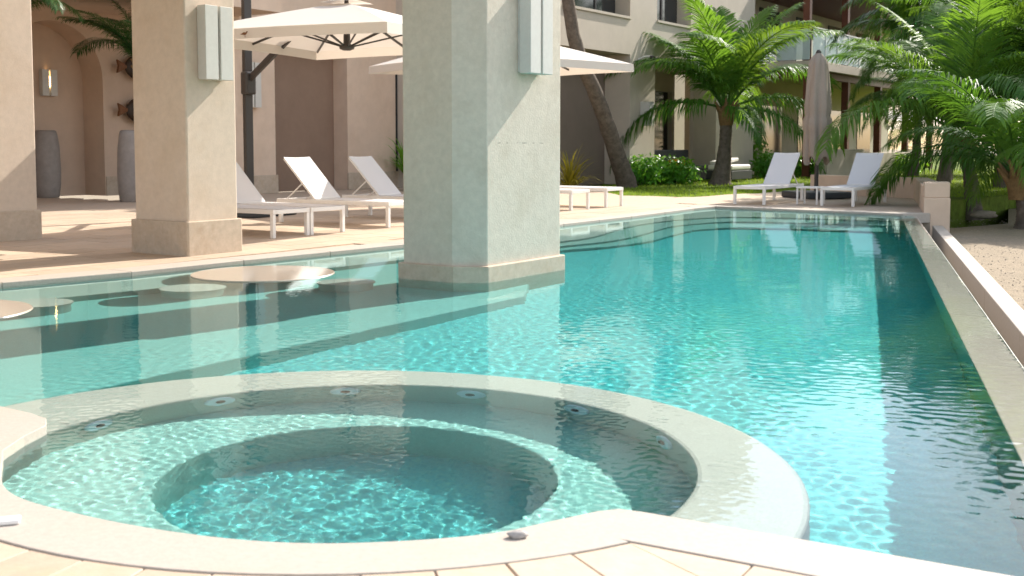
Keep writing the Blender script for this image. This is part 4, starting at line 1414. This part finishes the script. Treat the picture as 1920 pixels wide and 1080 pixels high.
# the old palm that leans over the terrace
LP = WO + V * 0.75
lf_ = at(LP, T(LP, 1178), 0, -0.03)
lean_px = [(1178, 349), (1160, 300), (1135, 225), (1112, 165), (1090, 120), (1074, 65), (1064, 0), (1062, -80), (1066, -170), (1076, -260)]
def lean_path(s_):
    k = s_ * (len(lean_px) - 1)
    i = min(int(k), len(lean_px) - 2)
    f = k - i
    a, b = lean_px[i], lean_px[i + 1]
    px, py = a[0] + (b[0] - a[0]) * f, a[1] + (b[1] - a[1]) * f
    q = at(LP, T(LP, px))
    return Vector((q.x, q.y, max(-0.03, HZ(py, q.y)))) if s_ > 0 else Vector((q.x, q.y, -0.03))
palm(lf_, lean_path(1), 'hero', 'tall old palm with a dark leaning trunk beside the hotel wing', crown_spec(22, 3, (1, 2, 3, 4, 5, 5, 3, 4)), 0.215, 0.15, 1.3, 1.1, lean_path, seed=3)
# the palm thicket beyond the gravel
thick = [((9.75, 24.2, -0.34), 1.45, 'low', crown_spec(22, 11, (0, 1, 2, 6, 3, 1, 0, 7, 6)), 1.05, 'bushy young coconut palm with arching sunlit fronds behind the end pier'),
         ((8.95, 19.9, -0.34), 0.85, 'low', crown_spec(15, 12, (1, 2, 3, 7, 6, 4)), 0.80, 'slim young palm at the edge of the gravel with yellow-tipped fronds'),
         ((11.9, 26.5, -0.34), 2.6, 'low', crown_spec(24, 13), 1.1, 'middle-height palm in the thicket behind the gravel yard'),
         ((13.0, 30.5, -0.03), 4.4, 'big', crown_spec(24, 14, (1, 2, 3, 4, 4, 5, 3, 5)), 1.05, 'tall palm with long hanging fronds over the garden wall'),
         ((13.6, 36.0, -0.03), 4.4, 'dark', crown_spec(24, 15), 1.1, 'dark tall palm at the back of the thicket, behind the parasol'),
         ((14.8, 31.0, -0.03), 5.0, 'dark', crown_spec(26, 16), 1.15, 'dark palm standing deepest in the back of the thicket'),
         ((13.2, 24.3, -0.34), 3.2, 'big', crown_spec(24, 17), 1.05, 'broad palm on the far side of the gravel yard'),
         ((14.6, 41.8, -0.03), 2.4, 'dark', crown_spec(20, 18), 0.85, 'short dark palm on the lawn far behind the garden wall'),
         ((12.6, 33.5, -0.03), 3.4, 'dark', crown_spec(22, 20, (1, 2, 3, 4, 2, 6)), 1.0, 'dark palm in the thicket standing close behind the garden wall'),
         ((11.4, 22.6, -0.34), 2.2, 'big', crown_spec(22, 23, (0, 1, 2, 6, 3, 7)), 0.85, 'upright palm with spiky fronds on the gravel behind the slim young palm'),
         ((18.0, 34.5, -0.03), 3.6, 'dark', crown_spec(24, 19), 1.2, 'dark spreading palm far behind the gravel yard')]
for i, (ft, h, kd, sp, sc, lab) in enumerate(thick):
    palm(ft, Vector(ft) + Vector((random.uniform(-.3, .3), random.uniform(-.2, .2), h)), kd, lab, sp, 0.17, 0.13, 1.3, sc, seed=30 + i)
# potted palms in the loggia
b1p, b2p = G(30, 386), G(282, 378)
palm(b1p, b1p + Vector((0, 0, 3.35)), 'dark', 'dark indoor palm behind the deck column farthest from the pool', [(0, 2, .9), (-25, 3, 1.0), (20, 3, .9), (60, 1, .8), (-70, 2, .9), (150, 2, .8), (100, 6, .9), (-140, 3, .9)], 0.06, 0.05, 1.2, 0.42, seed=21, group='palms in the loggia')
palm(b2p, b2p + Vector((0, 0, 2.45)), 'dark', 'dark indoor palm whose fronds cross the loggia arch beside the carved fish', [(172, 1, 1.0), (180, 6, 1.1), (188, 0, 1.0), (165, 2, 1.1), (150, 1, 1.0), (200, 1, 1.0), (-30, 2, 1.0), (30, 1, .9), (90, 6, .9), (-90, 1, .8), (120, 0, 1.0), (-140, 6, 1.0)], 0.06, 0.05, 1.2, 0.5, seed=22, group='palms in the loggia')

# ---------------------------------------------------------------- strap-leaved plants, shrubs, trees
def strap_plant(pos, h, n, label, m, seed, spread=0.75, group=None):
    rr = random.Random(seed)
    r = empty('strap_leaved_plant', pos)
    mb = MB()
    for k in range(n):
        az = rr.uniform(0, 2 * math.pi)
        e = rr.uniform(0.55, 1.45)
        L = h * rr.uniform(0.75, 1.25)
        d = Vector((math.cos(az) * math.cos(e), math.sin(az) * math.cos(e), math.sin(e)))
        p = Vector((rr.uniform(-.05, .05), rr.uniform(-.05, .05), 0.0))
        w = Vector((-math.sin(az), math.cos(az), 0)) * rr.uniform(0.018, 0.032)
        row = []
        for i in range(6):
            ww = w * (1 - (i / 5) ** 2) + w * 0.03
            row += [p - ww, p + ww]
            p = p + d * L / 5
            d = (d + Vector((0, 0, -0.16 - 0.10 * i * spread))).normalized()
        mb.add(row, [(2 * i, 2 * i + 1, 2 * i + 3, 2 * i + 2) for i in range(5)])
    mb.build('leaves', M[m], r)
    MB().tube([(0, 0, -0.06), (0, 0, h * 0.25)], [0.05, 0.03], 6).build('stem', M['fibre'], r)
    return tag(r, label, 'plant', group)
SO = WO + V * 0.9
strap_plant(at(SO, T(SO, 1068)), 1.0, 90, 'yellow strap-leaved plant beside the loungers at the wing', 'frond_yellow', 4)
strap_plant(at(HO, T(HO, 738) - 0.1, 0.5, 0.35), 1.1, 50, 'green strap-leaved plant beside the dark villa door', 'shrub', 5)
def leaf_cloud(mb, c, rad, n, size, rr, flat=1.0):
    for k in range(n):
        v = Vector((rr.gauss(0, 1), rr.gauss(0, 1), rr.gauss(0, 1))).normalized()
        q = rr.random() ** 0.35
        lump = 1 + 0.22 * math.sin(v.x * 5 + c[0]) * math.sin(v.y * 6 + c[1]) + 0.15 * math.sin(v.z * 9)
        p = Vector((c[0] + v.x * rad[0] * q * lump, c[1] + v.y * rad[1] * q * lump, c[2] + v.z * rad[2] * q * lump))
        d = (v * 0.7 + Vector((rr.uniform(-1, 1), rr.uniform(-1, 1), rr.uniform(-.2, 1.0)))).normalized()
        a = d.cross(Vector((rr.uniform(-1, 1), rr.uniform(-1, 1), rr.uniform(-1, 1)))).normalized()
        s_ = size * rr.uniform(0.6, 1.2)
        w = d.cross(a).normalized() * s_ * 0.22
        mb.add([p, p + a * s_ * 0.5 + w, p + a * s_, p + a * s_ * 0.5 - w], [(0, 1, 2, 3)])
def shrub(pos, rad, n, size, label, seed, m='shrub', group='bright green shrubs'):
    rr = random.Random(seed)
    r = empty('leafy_shrub', pos)
    mb = MB()
    leaf_cloud(mb, (0, 0, rad[2] * 0.95), rad, n, size, rr)
    mb.build('foliage', M[m], r)
    st_ = MB()
    for k in range(6):
        a = k * 1.05
        st_.tube([(0, 0, -0.06), (math.cos(a) * rad[0] * 0.5, math.sin(a) * rad[1] * 0.5, rad[2] * 1.0)], [0.02, 0.008], 5)
    st_.build('stems', M['bark'], r)
    return tag(r, label, 'shrub', group)
for i, (px, py, rx, rz, lab) in enumerate(((1203, 348, 0.55, 0.42, 'rounded bright green shrub next to the leaning palm trunk'), (1236, 346, 0.55, 0.40, 'rounded bright green shrub in front of the orange cushion'),
                                       (1275, 346, 0.55, 0.38, 'rounded bright green shrub between the orange cushion and the daybed'),
                                       (1440, 335, 0.55, 0.42, 'loose green shrub behind the lounger on the lawn side'), (1515, 332, 0.6, 0.40, 'loose green shrub behind the closed parasol'), (1700, 325, 0.7, 0.38, 'low green shrub on the lawn behind the palm trunks'),
                                       (1400, 330, 0.7, 0.95, 'tall green shrub against the hotel wing beside the palm'))):
    shrub(G(px, py, -0.03), (rx, rx, rz), 900, 0.17, lab, 50 + i)
def tree(pos, h, rad, label, seed, n=5200):
    rr = random.Random(seed)
    r = empty('broadleaf_tree', pos)
    tk = MB()
    tk.tube([(0, 0, -0.2), (0.1, 0, h * 0.3), (0, 0.1, h * 0.7)], [0.28, 0.2, 0.08], 8)
    mb = MB()
    for k in range(14):
        a = rr.uniform(0, 6.28)
        q = rr.uniform(0.2, 0.75)
        c = (math.cos(a) * rad * q, math.sin(a) * rad * q, h * rr.uniform(0.3, 0.95))
        tk.tube([(0, 0, h * 0.3), (c[0] * 0.5, c[1] * 0.5, (h * 0.3 + c[2]) / 2), c], [0.09, 0.06, 0.02], 5)
        leaf_cloud(mb, c, (rad * 0.45, rad * 0.45, rad * 0.36), n // 14, 0.34, rr)
    tk.build('trunk', M['bark'], r)
    mb.build('crown', M['canopy_leaf'], r)
    return tag(r, label, 'tree', 'trees behind the palms')
for i, (x, y, h, rad, lab) in enumerate(((19, 44, 6.5, 4.2, 'dense dark tree behind the palm thicket, nearest the balcony'), (26, 46, 7.0, 4.6, 'dense dark tree behind the gravel yard, tallest of its row'), (24, 36, 5.5, 4.0, 'low dark tree closing the gap behind the thicket'),
                                     (31, 40, 5.5, 4.0, 'dark tree at the open end of the row behind the gravel'))):
    tree((x, y, -0.05), h, rad, lab, 70 + i)

# ---------------------------------------------------------------- lawn blades, stones on the gravel
gr = MB()
rr = random.Random(9)
lp2 = [tuple(p[:2]) for p in lawn]
cand = []
while len(cand) < 26000:
    px, py = rr.uniform(1130, 1920), 318 + 52 * rr.random() ** 1.0
    p = G(px, py, -0.03)
    cand.append(p)
ok = inside(lp2, np.array([p.x for p in cand]), np.array([p.y for p in cand]))
for p, k in zip(cand, ok):
    if not k: continue
    a = rr.uniform(0, 6.28)
    h = rr.uniform(0.03, 0.075)
    w = Vector((math.cos(a), math.sin(a), 0)) * rr.uniform(0.006, 0.012) * (p.y / 25)
    t = Vector((rr.uniform(-.03, .03), rr.uniform(-.03, .03), h))
    gr.add([p - w, p + w, p + t], [(0, 1, 2)])
tag(gr.build('grass', M['grass']), 'short green lawn grass', 'grass', kind='stuff')
gs = MB()
for k in range(6500):
    p = G(rr.uniform(1770, 2600), 412 + 420 * rr.random() ** 1.5, -0.34)
    if (p - inf(p.y)).dot(INF_N) < 0.70: continue
    s_ = rr.uniform(0.005, 0.018)
    vs = [p + Vector((rr.uniform(.6, 1.2) * s_ * x, rr.uniform(.6, 1.2) * s_ * y, rr.uniform(.5, .9) * s_ * z)) for x, y, z in ((1, 0, 0), (0, 1, 0), (-1, 0, 0), (0, -1, 0), (0, 0, 1))]
    gs.add(vs, [(0, 1, 4), (1, 2, 4), (2, 3, 4), (3, 0, 4)])
tag(gs.build('gravel_stones', M['stone']), 'loose pale stones scattered on the gravel', 'gravel', kind='stuff')
p = G(1845, 409, -0.36)
tag(pebble((0, 0, 0), 0.17, (1.6, 0.9, 0.5), 21).build('boulder', M['stone'], loc=p), 'long pale boulder lying between the palm trunks', 'boulder')
